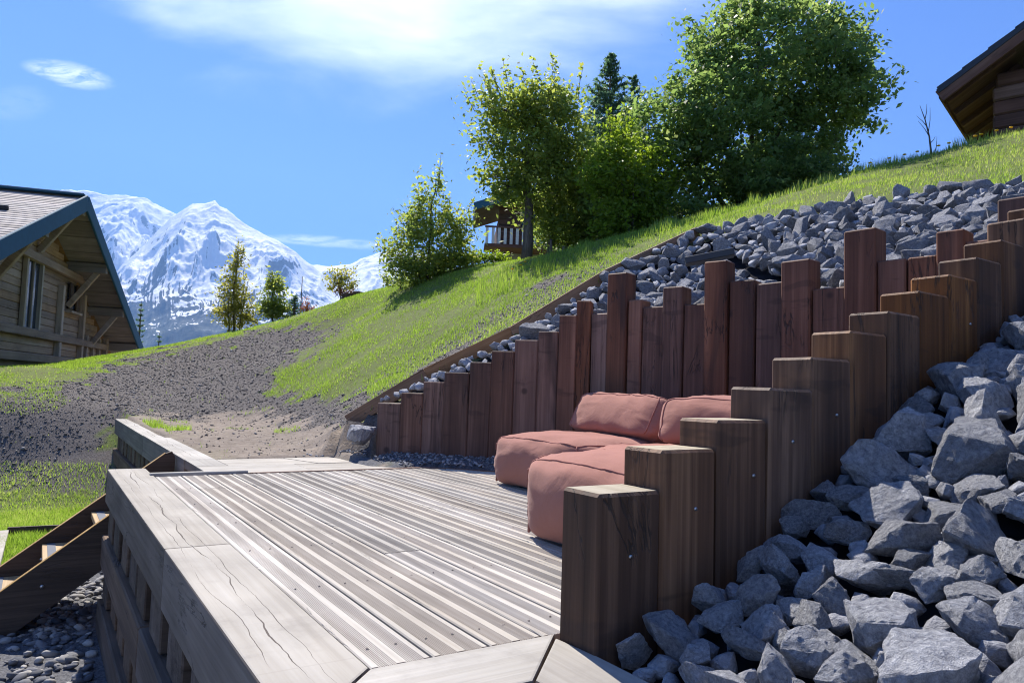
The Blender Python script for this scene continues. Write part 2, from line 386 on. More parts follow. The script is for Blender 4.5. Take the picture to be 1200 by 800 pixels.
M['stringer'] = wood('stringer_wood', 'x', (0.035, 0.023, 0.016), (0.075, 0.048, 0.032), (0.13, 0.085, 0.055), 0.65, 0.1, 0.2, 1.5)
M['pine'] = wood('fresh_pine', 'y', (0.30, 0.20, 0.105), (0.40, 0.28, 0.155), (0.48, 0.35, 0.21), 0.7, 0.08, 0, 1.5)
M['edging'] = wood('edging_wood', 'x', (0.14, 0.08, 0.05), (0.27, 0.165, 0.105), (0.38, 0.25, 0.17), 0.8, 0.1, 0.5, 1.0)
M['bark'] = wood('bark', 'z', (0.05, 0.042, 0.035), (0.11, 0.095, 0.08), (0.20, 0.18, 0.16), 0.9, 0.2, 0.5, 1.5)
M['endgrain'] = wood('weathered_end_grain', 'y', (0.22, 0.18, 0.12), (0.36, 0.31, 0.23), (0.46, 0.41, 0.32), 0.9, 0.15, 0.4, 1.2)
M['grip'] = plain('grip_strip', (0.13, 0.14, 0.16), 0.9)
M['bolt'] = plain('bolt_steel', (0.5, 0.5, 0.5), 0.35, 0.9)
M['screw'] = plain('screw_steel', (0.2, 0.17, 0.15), 0.7, 0.2)
M['log'] = wood('chalet_plank', 'x', (0.20, 0.14, 0.095), (0.33, 0.245, 0.175), (0.44, 0.345, 0.255), 0.8, 0.22, 0.4, 0.6)
M['logv'] = wood('chalet_post', 'z', (0.21, 0.16, 0.12), (0.33, 0.27, 0.21), (0.44, 0.37, 0.30), 0.8, 0.2, 0.4, 0.6)
M['logred'] = wood('cabin_plank', 'x', (0.06, 0.032, 0.025), (0.125, 0.07, 0.055), (0.20, 0.125, 0.10), 0.8, 0.3, 0.4, 0.6)
M['soffit'] = wood('soffit_wood', 'y', (0.16, 0.10, 0.06), (0.26, 0.17, 0.10), (0.36, 0.25, 0.16), 0.75, 0.2)
M['bluemetal'] = plain('blue_grey_metal', (0.018, 0.095, 0.16), 0.8, 0.0)
M['darkmetal'] = plain('dark_roof_metal', (0.03, 0.035, 0.045), 0.45, 0.2)
M['greywood'] = wood('grey_soffit', 'y', (0.13, 0.11, 0.095), (0.22, 0.195, 0.17), (0.31, 0.28, 0.25), 0.8, 0.2)
M['shingle'] = wood('roof_shingle', 'y', (0.20, 0.18, 0.17), (0.33, 0.30, 0.285), (0.44, 0.41, 0.39), 0.8, 0.3, 0.3, 1)
M['glass'] = plain('window_glass', (0.02, 0.03, 0.045), 0.08)
M['whitewood'] = plain('pale_baluster', (0.55, 0.55, 0.55), 0.7)
M['render'] = plain('house_render', (0.38, 0.37, 0.33), 0.9)
M['frame'] = wood('window_frame', 'z', (0.2, 0.17, 0.13), (0.3, 0.26, 0.2), (0.4, 0.35, 0.28))

def rockmat(name, dark, mid, light):
    m, nt, b, out = mat_new(name); co, rnd, tc = ocoord(nt)
    n1 = tnoise(nt, co, (1, 1, 1), 9, 8, 0.62, 0.3); n2 = tnoise(nt, co, (1, 1, 1), 55, 5, 0.7); n3 = tnoise(nt, co, (1, 1, 2.2), 3.0, 4)
    f = mth(nt, 'ADD', mth(nt, 'MULTIPLY', n1, 0.6), mth(nt, 'MULTIPLY', n2, 0.4))
    col = ramp(nt, f, [(0.32, dark), (0.5, mid), (0.68, light)])
    val = mth(nt, 'MULTIPLY', mth(nt, 'MULTIPLY_ADD', rnd, 0.6, 0.75), mth(nt, 'MULTIPLY_ADD', n3, 0.7, 0.65))
    hsv = nd(nt, 'ShaderNodeHueSaturation'); nt.links.new(col, hsv.inputs['Color']); nt.links.new(val, hsv.inputs['Value'])
    # pale calcite veins
    vw = tnoise(nt, co, (1, 1, 1), 4.2, 5, 0.6, 1.5); line = mth(nt, 'ABSOLUTE', mth(nt, 'SUBTRACT', vw, 0.5))
    vein = mth(nt, 'MULTIPLY', mth(nt, 'SUBTRACT', 1.0, sstep(nt, line, 0.001, 0.008)), sstep(nt, tnoise(nt, co, (1, 1, 1), 5, 2), 0.5, 0.66))
    c2 = mixc(nt, mth(nt, 'MULTIPLY', vein, 0.7), hsv.outputs[0], (0.5, 0.5, 0.5))
    nt.links.new(c2, b.inputs['Base Color']); b.inputs['Roughness'].default_value = 0.82; b.inputs['Specular IOR Level'].default_value = 0.3
    bump(nt, b, mth(nt, 'ADD', mth(nt, 'MULTIPLY', n1, 1.0), mth(nt, 'MULTIPLY', n2, 0.45)), 1.0, 0.03); return m
M['rock'] = rockmat('limestone', (0.13, 0.135, 0.165), (0.38, 0.386, 0.415), (0.66, 0.663, 0.68))
M['rock_far'] = rockmat('limestone_bank', (0.11, 0.115, 0.142), (0.25, 0.256, 0.285), (0.46, 0.463, 0.48))
M['clod'] = rndmat('soil_clod', (0.06, 0.051, 0.047), (0.15, 0.134, 0.124), (0.34, 0.315, 0.295))
M['pebble'] = rndmat('pebble_mix', (0.07, 0.075, 0.09), (0.17, 0.17, 0.18), (0.40, 0.38, 0.35))
M['grit'] = rndmat('grit_mix', (0.09, 0.095, 0.11), (0.20, 0.205, 0.22), (0.38, 0.37, 0.37))

def fabric():
    m, nt, b, out = mat_new('terracotta_fabric'); co, rnd, tc = ocoord(nt)
    n = tnoise(nt, co, (1, 1, 1), 3.5, 4); w = tnoise(nt, co, (1, 1, 1), 420, 2); wr = tnoise(nt, co, (1, 0.45, 0.8), 7, 4, 0.55, 0.8)
    col = ramp(nt, n, [(0.3, (0.30, 0.132, 0.098)), (0.7, (0.36, 0.165, 0.124))])
    nt.links.new(col, b.inputs['Base Color']); b.inputs['Roughness'].default_value = 0.95; b.inputs['Specular IOR Level'].default_value = 0.15
    b.inputs['Sheen Weight'].default_value = 0.12
    bump(nt, b, mth(nt, 'ADD', mth(nt, 'MULTIPLY', wr, 1.0), mth(nt, 'MULTIPLY', w, 0.05)), 0.32, 0.03); return m
M['fabric'] = fabric()
M['seam'] = plain('seam_piping', (0.34, 0.14, 0.11), 0.95)

def groundmat():
    m, nt, b, out = mat_new('hillside'); tc = nd(nt, 'ShaderNodeTexCoord'); co = tc.outputs['Object']
    def at(n):
        a = nd(nt, 'ShaderNodeAttribute'); a.attribute_name = n; return a.outputs['Fac']
    n1 = tnoise(nt, co, (1, 1, 1), 1.3, 6, 0.6); n2 = tnoise(nt, co, (1, 1, 1), 14, 6, 0.65); n3 = tnoise(nt, co, (1, 1, 1), 60, 4, 0.7)
    grass = ramp(nt, n2, [(0.25, (0.10, 0.085, 0.04)), (0.5, (0.125, 0.155, 0.045)), (0.75, (0.17, 0.21, 0.065))])
    dirt = ramp(nt, n3, [(0.3, (0.06, 0.052, 0.048)), (0.55, (0.14, 0.124, 0.115)), (0.78, (0.26, 0.24, 0.225))])
    path = ramp(nt, n2, [(0.25, (0.17, 0.135, 0.105)), (0.75, (0.32, 0.27, 0.225))])
    grav = ramp(nt, n3, [(0.3, (0.05, 0.052, 0.06)), (0.6, (0.15, 0.15, 0.16)), (0.8, (0.30, 0.30, 0.31))])
    c = mixc(nt, at('dirt'), grass, dirt); c = mixc(nt, at('path'), c, path); c = mixc(nt, at('grav'), c, grav)
    nt.links.new(c, b.inputs['Base Color']); b.inputs['Roughness'].default_value = 0.95; b.inputs['Specular IOR Level'].default_value = 0.1
    bump(nt, b, mth(nt, 'ADD', n2, mth(nt, 'MULTIPLY', n3, 0.6)), 0.8, 0.018); return m
M['ground'] = groundmat()
M['grass'] = leafmat('grass_blade', (0.11, 0.19, 0.03), (0.185, 0.30, 0.05), (0.31, 0.35, 0.12), 0.52)
M['leaf_big'] = leafmat('leaf_rowan', (0.075, 0.13, 0.045), (0.135, 0.21, 0.06), (0.24, 0.30, 0.11), 0.58)
M['leaf_lime'] = leafmat('leaf_hazel', (0.085, 0.145, 0.02), (0.15, 0.23, 0.03), (0.23, 0.31, 0.05), 0.55)
M['leaf_birch'] = leafmat('leaf_birch', (0.10, 0.15, 0.045), (0.185, 0.245, 0.055), (0.32, 0.34, 0.085), 0.6)
M['leaf_yellow'] = leafmat('leaf_yellow', (0.13, 0.155, 0.03), (0.24, 0.25, 0.055), (0.33, 0.32, 0.09), 0.6)
M['needle'] = leafmat('spruce_needle', (0.06, 0.12, 0.075), (0.10, 0.175, 0.095), (0.16, 0.24, 0.12), 0.5)
M['leaf_red'] = leafmat('leaf_russet', (0.16, 0.06, 0.03), (0.22, 0.10, 0.05), (0.25, 0.16, 0.06), 0.4)
M['flower'] = leafmat('dandelion', (0.55, 0.38, 0.02), (0.65, 0.48, 0.02), (0.75, 0.58, 0.04), 0.3)

# ------------------------------------------------------------------ walls' ground plan
WP = [Vector(rd(*q)+(0,)) for q in ((-1.13, 5.96), (0.585, 5.536), (1.645, 4.66))]
RY0, RY1 = 1.307, 1.452                                          # right wall: faces of the posts
d3 = Vector((0.109, -0.994, 0)); WP.append(WP[2]+d3*((RY1-WP[2].y)/d3.y))
WA = WP[0]; SEG = []; tcum = [0.0]
for p_, q_ in zip(WP[:-1], WP[1:]):
    dd_ = (q_-p_).normalized(); nn_ = Vector((-dd_.y, dd_.x, 0))
    if nn_.dot(fh) < 0: nn_ = -nn_
    SEG.append((p_, dd_, nn_, (q_-p_).length)); tcum.append(tcum[-1]+(q_-p_).length)
t_corner = tcum[-1]; wd, wn = SEG[0][1], SEG[0][2]
def wall_tp(x, y):                       # distance along the wall and up the hill from its face
    best = np.full(np.shape(x), 1e9); T = np.zeros(np.shape(x)); Pq = np.zeros(np.shape(x))
    for i, (p_, dd_, nn_, L) in enumerate(SEG):
        a_ = (x-p_.x)*dd_.x+(y-p_.y)*dd_.y; c_ = (x-p_.x)*nn_.x+(y-p_.y)*nn_.y
        cl = np.clip(a_, -1e9 if i == 0 else 0, 1e9 if i == len(SEG)-1 else L); ex_ = a_-cl
        dist = np.hypot(ex_, c_); sg = np.where(c_ < 0, -1.0, 1.0); m_ = dist < best-1e-9
        best = np.where(m_, dist, best); T = np.where(m_, tcum[i]+cl, T); Pq = np.where(m_, dist*sg, Pq)
    return T, Pq
def wall_dir(t):
    i = 0
    while i < len(SEG)-1 and t > tcum[i+1]: i += 1
    return SEG[i][1], SEG[i][2]
def wall_pt(t, p):
    i = 0
    while i < len(SEG)-1 and t > tcum[i+1]: i += 1
    p_, dd_, nn_, L = SEG[i]; base = p_+dd_*(t-tcum[i]); u = (t-tcum[i])/L
    if u > 0.5 and i < len(SEG)-1: n_ = nn_.lerp(SEG[i+1][2], (u-0.5))
    elif u < 0.5 and i > 0: n_ = nn_.lerp(SEG[i-1][2], (0.5-u))
    else: n_ = nn_
    return base+n_.normalized()*p
def wall_hit(px, py):                    # pixel -> point on the wall's face
    for i, (p_, dd_, nn_, L) in enumerate(SEG):
        h_ = V(px, py, p_, dd_); a_ = (h_-p_).dot(dd_)
        if a_ <= L+1e-6 or i == len(SEG)-1: return tcum[i]+a_, h_.z
# back wall posts: left px, right px, top py
BP = [(442, 470, 472), (470, 496, 460), (496, 521, 447), (521, 550, 436), (550, 576, 424), (576, 603, 411), (603, 631, 398), (631, 655, 388),
      (655, 676, 369), (676, 693, 352), (693, 713, 367), (713, 736, 320), (736, 752, 351), (752, 777, 359), (777, 801, 336), (801, 827, 356),
      (827, 854, 306), (854, 884, 328), (884, 917, 331), (917, 951, 305), (951, 990, 337), (990, 1028, 269), (1028, 1062, 304), (1062, 1097, 300),
      (1097, 1131, 270), (1131, 1168, 281), (1168, 1208, 232), (1208, 1248, 262)]
back_posts = []
for a, b_, y in BP:
    ta = wall_hit(a, y)[0]; tb = wall_hit(b_, y)[0]; back_posts.append([ta, tb, wall_hit((a+b_)/2, y)[1]])
back_posts = [q for q in back_posts if q[1] < t_corner-0.02]
t = back_posts[-1][1]; k = 0
while t < t_corner-0.05:
    back_posts.append([t, min(t+0.19, t_corner), 1.60+0.05*k]); t += 0.19; k += 1
tt = np.array([(a+b_)/2 for a, b_, z in back_posts]); tz = np.array([z for a, b_, z in back_posts])
base_top = np.minimum.accumulate(tz[::-1])[::-1]                  # line of the short posts
base_top = np.convolve(np.pad(base_top, 3, mode='edge'), np.ones(7)/7, mode='valid')
BND = [(405, 498, 6.25), (440, 476, 6.2), (500, 441, 6.2), (600, 393, 6.2), (712, 325, 6.45), (815, 275, 6.9), (900, 258, 6.8), (1000, 240, 6.5), (1100, 230, 6.1), (1200, 220, 5.7), (1300, 208, 5.4), (1420, 195, 5.1)]
bt, bp_, bz = [], [], []
for q in BND:
    p = P(*q); a_, c_ = wall_tp(np.array([p.x]), np.array([p.y])); bt.append(float(a_[0])); bp_.append(float(c_[0])); bz.append(p.z)
bt = np.maximum.accumulate(np.array(bt)+np.arange(len(bt))*1e-3); bp_ = np.array(bp_); bz = np.array(bz)
print('band', np.round(bt, 2), np.round(bp_, 2), np.round(bz, 2), 'corner', round(t_corner, 2), [round(v, 2) for v in WP[-1]])
BW = np.array([P(*q)[:] for q in BND])
BPOLY = [(q.x, q.y) for q in WP]+[(WP[-1].x+2.5, WP[-1].y)]+[(q[0], q[1]) for q in BW[::-1]]
def band_z(x, y):
    t, p = wall_tp(x, y); best = np.full(np.shape(x), 1e9); zb = np.zeros(np.shape(x))
    for a_, c_ in zip(BW[:-1], BW[1:]):
        d_ = c_[:2]-a_[:2]; u = np.clip(((x-a_[0])*d_[0]+(y-a_[1])*d_[1])/(d_@d_), 0, 1)
        dd_ = np.hypot(x-a_[0]-u*d_[0], y-a_[1]-u*d_[1]); m_ = dd_ < best; best = np.where(m_, dd_, best); zb = np.where(m_, a_[2]+u*(c_[2]-a_[2]), zb)
    d1 = np.maximum(p-0.10, 0.0); sfr = d1/np.maximum(d1+best, 1e-3); zt = np.interp(t, tt, base_top)-0.10
    return zt+(zb-zt)*sfr, p, best
# right wall posts: pixel height of the near left top corner
RT = [579.5, 527.7, 492, 454, 418, 387, 364, 340, 320.7, 300.6, 280, 254.6]
right_posts = []
x = 1.105; k = 0
x_end = WP[-1].x
while x < x_end+0.05:
    if k < len(RT):
        lo_, hi_ = 0.0, 4.0
        for _ in range(40):
            mz = (lo_+hi_)/2; q = proj(np.array([[x, RY0, mz]]))[1][0]
            if q > RT[k]: lo_ = mz
            else: hi_ = mz
        z = mz
    else: z = right_posts[-1][1]+0.088
    right_posts.append((x, z)); x += 0.2; k += 1
def rock_z(x, y):                         # bank of the near rocks, against the right wall
    return -0.03+0.465*(x-1.15)+0.02*np.sin(3*x)+0.22*np.clip(y-1.3, -2.5, 0)*-0.25

# ------------------------------------------------------------------ terrain
def tps_fit(pts):
    pts = np.array([(p[0], p[1], p[2]) for p in pts], float); n = len(pts)
    d = np.hypot(pts[:, None, 0]-pts[None, :, 0], pts[:, None, 1]-pts[None, :, 1])
    K = np.where(d > 1e-9, d*d*np.log(d+1e-12), 0)+np.eye(n)*0.03
    A = np.zeros((n+3, n+3)); A[:n, :n] = K; A[:n, n] = 1; A[:n, n+1:] = pts[:, :2]; A[n, :n] = 1; A[n+1:, :n] = pts[:, :2].T
    s = np.linalg.solve(A, np.concatenate([pts[:, 2], np.zeros(3)]))
    def ev(x, y):
        o = np.full(x.shape, s[n])+s[n+1]*x+s[n+2]*y
        for i in range(n):
            dd = np.hypot(x-pts[i, 0], y-pts[i, 1]); o = o+s[i]*np.where(dd > 1e-9, dd*dd*np.log(dd+1e-12), 0)
        return o
    return ev
hp = [P(*q) for q in BND[:10]]
hp += [P(*q) for q in [(300, 488, 11.0), (400, 470, 9), (400, 440, 11), (350, 500, 9.5), (300, 430, 14), (200, 450, 13.5), (200, 480, 11.5), (450, 400, 12), (550, 380, 10), (650, 340, 9.5),
      (760, 300, 9), (900, 240, 9), (1100, 200, 9), (500, 420, 9.5), (390, 385, 16), (1200, 155, 10.8), (1100, 180, 10.8), (1000, 205, 11), (900, 235, 11), (815, 262, 10.8), (700, 290, 11.5), (617, 305, 13.5), (520, 328, 15), (440, 342, 17.5),
      (400, 352, 18.5), (330, 378, 20), (250, 395, 20), (180, 408, 19), (100, 427, 15.5), (40, 431, 13.5), (570, 312, 17)]]
hp += [P(400, 522, 6.5), P(372, 512, 7.3), P(395, 500, 7.0)]
hp += [Vector((a, b_, c)) for a, b_, c in [(1.3, 6, 0), (1.3, 8, 0), (1.3, 10, 0.0), (1.4, 11.5, 0.04), (2.3, 6.3, 0.02), (2.4, 7.6, 0.05), (2.0, 9.0, 0.03)]]
for r_, d_, z_ in [(0, 30, 2.2), (6, 24, 4.0), (12, 22, 5.2), (18, 20, 7), (14, 12, 6.0), (-8, 30, 0.6), (-14, 26, -0.4), (-20, 20, -1.2), (12, 5, 5.0), (8, 14.5, 4.75), (9.5, 13, 4.9), (4, 17, 3.6), (1, 18, 2.9), (20, 35, 6), (0, 40, 0), (-20, 40, -5)]:
    q = rd(r_, d_); hp.append(Vector((q[0], q[1], z_)))
hill = tps_fit(hp)
lp = [G(50, 620, -1), G(0, 590, -1), G(110, 590, -1), G(-150, 600, -1), G(60, 700, -1), Vector((0.2, 3, -1)), Vector((-2, 1, -1)), Vector((-3, 4, -1)), Vector((0, 6.5, -1)), Vector((0.9, 7.2, -1))]
lp += [P(*q) for q in [(20, 545, 9.9), (60, 505, 10.9), (20, 462, 12), (0, 434, 13), (120, 470, 12), (105, 525, 10.3), (60, 432, 13.4), (100, 428, 15.5), (180, 408, 19), (250, 395, 20), (200, 450, 13.5), (-120, 440, 13), (-150, 520, 10.5)]]
for r_, d_, z_ in [(-14, 26, -0.4), (-20, 20, -1.2), (-20, 8, -1), (-14, 12, -0.4)]:
    q = rd(r_, d_); lp.append(Vector((q[0], q[1], z_)))
left = tps_fit(lp)
def sm(x, a, b):
    t = np.clip((x-a)/(b-a), 0, 1); return t*t*(3-2*t)
def deck_y(x):
    o = 4.92+0*x
    for (p_, dd_, nn_, L), of in zip(SEG, (0.32, 0.28, 0.12)): o = np.minimum(o, p_.y-nn_.y*of+(x-p_.x+nn_.x*of)*dd_.y/dd_.x)
    return o
def terrain(x, y):
    xn = np.clip(x, -28, 36); yn = np.clip(y, -12, 44)
    zh = hill(xn, yn); zl = left(xn, np.minimum(yn, 30))
    zl = np.where((x < 1.2) & (y < 7.4) & (y > -12), np.minimum(zl, -1.0), zl); zl = np.where(y < 7.0, -1.0, zl)
    wl = np.where(x < np.where(y < 5.41, 0.50, 1.04), 1.0, 0.0)*(1-sm(y, 11.6, 13.4))
    wl = np.maximum(wl, 1-sm(x, -4.0, -1.5)*1.0) if False else wl
    z = zh*(1-wl)+zl*wl
    z = z+0.05*(fbm(x*1.1, y*1.1, 3, 4)-0.5)*sm(y, 6, 8)+0.02*(fbm(x*5, y*5, 9, 3)-0.5)
    # rocks' band behind the back wall
    t, p = wall_tp(x, y)
    band = band_z(x, y)[0]
    z = np.where(inpoly(x, y, BPOLY) & (p > 0.12) & (y > 1.3), band-0.14, z)
    # the terrace
    inside = (x > 0.5) & (y > 1.37) & (p < 0.12) & (y < 4.97)
    inside |= (x > 0.5) & (y >= 4.97) & (y < 5.41) & (x < 1.04)
    inside |= (x > 0.99) & (y >= 4.97) & (y < 5.86) & (x < 2.25) & (p < 0.12)
    z = np.where(inside, -0.09, z)
    gr = (p < 0.12) & (x > 2.0) & (y > deck_y(x)) & (t > -1.0)
    zg = -0.02+0.09*np.clip(1-(-p)/0.6, 0, 1)
    kb = np.clip(sm(-t, 0.0, 0.8)+sm(y, 5.75, 6.5), 0, 1); z = np.where(gr & (y < 7.5), zg*(1-kb)+np.maximum(z, -0.02)*kb, z)
    cap = 0.0+0.20*np.maximum(0, y-5.95)+0.55*np.maximum(0, x-2.30); z = np.where((p < 0.12) & (t < 0.3) & (x > 1.05) & (y > 5.3) & (y < 9) & ~inside, np.minimum(z, cap), z)
    # outside the terrace on the camera's side
    z = np.where((y <= 1.37) & (x < 1.0), -1.0, z)
    z = np.where((y <= 1.37) & (x >= 1.0), rock_z(x, y)-0.10, z)
    # far country: the slope runs on down into the valley
    far = np.hypot(np.maximum(np.abs(x-4)-32, 0), np.maximum(np.abs(y-16)-28, 0))
    z = z-far*0.30*np.clip(1-far/4000, 0, 1)-np.minimum(far, 800)*0.05
    return z
def axis(a, b, s, far):
    c = np.arange(a, b+s/2, s); g = []; d = s
    e = 0
    while e < far: d *= 1.28; e += d; g.append(e)
    g = np.array(g); return np.concatenate([(a-g)[::-1], c, b+g])
gx = axis(-9, 13, 0.1, 9000); gy = axis(-1.5, 24, 0.1, 9000)
X, Y = np.meshgrid(gx, gy, indexing='ij'); Z = terrain(X, Y)
tv = np.stack([X, Y, Z], 2).reshape(-1, 3); nx, ny = len(gx), len(gy)
idx = np.arange(nx*ny).reshape(nx, ny)
tf = np.stack([idx[:-1, :-1], idx[1:, :-1], idx[1:, 1:], idx[:-1, 1:]], 2).reshape(-1, 4)

DIRT = [(-60, 468), (-60, 582), (40, 578), (125, 590), (140, 560), (135, 492), (168, 490), (215, 512), (305, 548), (445, 540), (445, 482), (520, 436), (620, 378), (720, 322), (700, 308), (640, 330), (600, 356), (540, 392),
        (460, 440), (400, 470), (318, 464), (325, 445), (352, 418), (392, 386), (402, 376), (300, 390), (180, 414), (112, 430), (92, 446), (40, 452)]
PATH = [(165, 488), (330, 484), (410, 505), (440, 540), (300, 548), (215, 515)]
def masks(p):
    px, py, dz = proj(p); x, y = p[:, 0], p[:, 1]
    j = (fbm(x*2.2, y*2.2, 21, 4)-0.5)
    qx = px+j*60+(fbm(x*7, y*7, 5, 3)-0.5)*50; qy = py+(fbm(x*2.5, y*2.5, 33, 4)-0.5)*30+(fbm(x*8, y*8, 6, 3)-0.5)*26
    ok = (dz > 3)
    dirt = inpoly(qx, qy, DIRT) & ok
    path = (inpoly(qx, qy, PATH) & ok & (x > 1.1)) | ((x > 1.05) & (x < 1.5) & (y > 5.8) & (y < 11.7))
    t, pp = wall_tp(x, y)
    band = inpoly(x, y, BPOLY) & (pp > 0.0)
    yard = (x < 0.6) & (y < 7.35+0.1*np.sin(x*3)) & (y > -3)
    terr = (y < 5.9) & (x > 0.5) & (pp < 0.07)
    near_rock = (y < 1.4) & (x > 0.9) & (x < 14)
    return dirt | band | near_rock, path, yard | (terr & ~path), px, py, dz, band, near_rock, terr, pp, t
dm, pm, gm = masks(tv)[:3]
gmesh = np_mesh('ground', tv, tf, True)
fattr(gmesh, 'dirt', dm.astype(float)); fattr(gmesh, 'path', pm.astype(float)*0.9); fattr(gmesh, 'grav', gm.astype(float))
ground = tag(link('ground', gmesh, M['ground']), kind='structure')
def ground_z(x, y): return float(terrain(np.array([x]), np.array([y]))[0])

# ------------------------------------------------------------------ mountains
def snowmat():
    m, nt, b, out = mat_new('snow_and_rock'); tc = nd(nt, 'ShaderNodeTexCoord'); co = tc.outputs['Object']
    ge = nd(nt, 'ShaderNodeNewGeometry'); sep = nd(nt, 'ShaderNodeSeparateXYZ'); nt.links.new(ge.outputs['Normal'], sep.inputs[0])
    ps = nd(nt, 'ShaderNodeSeparateXYZ'); nt.links.new(co, ps.inputs[0])
    n1 = tnoise(nt, co, (1, 1, 1.6), 0.0050, 10, 0.70, 0.3); n2 = tnoise(nt, co, (1, 1, 1), 0.0011, 4, 0.55)
    alt = sstep(nt, mth(nt, 'ADD', ps.outputs[2], mth(nt, 'MULTIPLY', mth(nt, 'SUBTRACT', n2, 0.5), 900.0)), 350.0, 1250.0)
    s = mth(nt, 'ADD', mth(nt, 'MULTIPLY', sep.outputs[2], 1.7), mth(nt, 'MULTIPLY', mth(nt, 'SUBTRACT', n1, 0.5), 1.25))
    s = mth(nt, 'ADD', s, mth(nt, 'MULTIPLY', mth(nt, 'SUBTRACT', alt, 0.72), 0.95))
    snow = sstep(nt, s, 0.93, 1.03)
    rock = ramp(nt, n1, [(0.3, (0.05, 0.055, 0.065)), (0.6, (0.12, 0.12, 0.125)), (0.8, (0.2, 0.2, 0.2))])
    low = mixc(nt, sstep(nt, ps.outputs[2], 350.0, 900.0), (0.035, 0.05, 0.04), rock)
    c = mixc(nt, snow, low, (0.86, 0.87, 0.89))
    nt.links.new(c, b.inputs['Base Color']); b.inputs['Roughness'].default_value = 0.8; b.inputs['Specular IOR Level'].default_value = 0.1
    bump(nt, b, n1, 0.6, 45.0); return m
M['snow'] = snowmat()
def mountain(name, prof, d_ridge, d_base, y_base, amp, seed, nx_=460, nt_=240, gam=1.0):
    pr = np.array(prof, float); pxs = np.linspace(pr[0, 0], pr[-1, 0], nx_)
    ry = np.interp(pxs, pr[:, 0], pr[:, 1]); vs = []
    ts = np.concatenate([np.linspace(0, 1, nt_), np.linspace(1.04, 1.6, 14)])
    top = np.array([P(a, b_, d_ridge)[:] for a, b_ in zip(pxs, ry)]); bot = np.array([P(a, y_base, d_base)[:] for a in pxs])
    for tq in ts:
        f = tq if tq <= 1 else 1
        hor = bot[:, :2]+(top[:, :2]-bot[:, :2])*tq
        zf = tq**gam if tq <= 1 else 1-(tq-1)*1.6
        z = bot[:, 2]+(top[:, 2]-bot[:, 2])*zf
        x_, y_ = hor[:, 0], hor[:, 1]
        rg = ridged(x_/1500+seed, y_/2300, seed, 7)-0.45
        fl = ridged(pxs/55.0-tq*1.2+0.9*fbm(x_/1100, y_/1100, seed+3, 3), tq*1.1+seed, seed+7, 6)-0.45      # gullies that fall from the crest
        fine = (ridged(x_/420, y_/420, seed+5, 5)-0.45)
        e = min(1, tq*3)*(0.10+0.90*min(1, abs(1-tq)*3.5))
        z = z+amp*e*(rg*1.0+fl*0.75)+amp*0.22*fine*(0.35+0.65*min(1, abs(1-tq)*6))
        vs.append(np.stack([x_, y_, z], 1))
    v = np.concatenate(vs); n2 = len(ts); ix = np.arange(n2*nx_).reshape(n2, nx_)
    f = np.stack([ix[:-1, :-1], ix[:-1, 1:], ix[1:, 1:], ix[1:, :-1]], 2).reshape(-1, 4)
    return tag(link(name, np_mesh(name, v, f, True), M['snow']), kind='structure')
mountain('snow_mountain', [(-420, 300), (-250, 262), (-120, 240), (-30, 232), (40, 226), (70, 222), (100, 221), (125, 225), (150, 228), (172, 232), (180, 239), (200, 247), (220, 262), (300, 320), (380, 380), (450, 420)], 11500, 7000, 425, 620, 4)
mountain('snow_mountain', [(60, 380), (120, 330), (170, 285), (200, 252), (214, 244), (226, 239), (240, 237), (252, 233), (258, 240), (266, 243), (280, 256), (300, 268), (320, 279), (338, 288), (350, 298), (366, 309), (392, 331), (430, 372), (470, 420)], 9000, 5200, 425, 420, 9)
mountain('snow_mountain', [(300, 345), (340, 312), (372, 309), (395, 313), (410, 309), (424, 301), (440, 296), (470, 291), (500, 296), (540, 312), (600, 318), (680, 300), (760, 330), (900, 360)], 10500, 6500, 425, 420, 15)

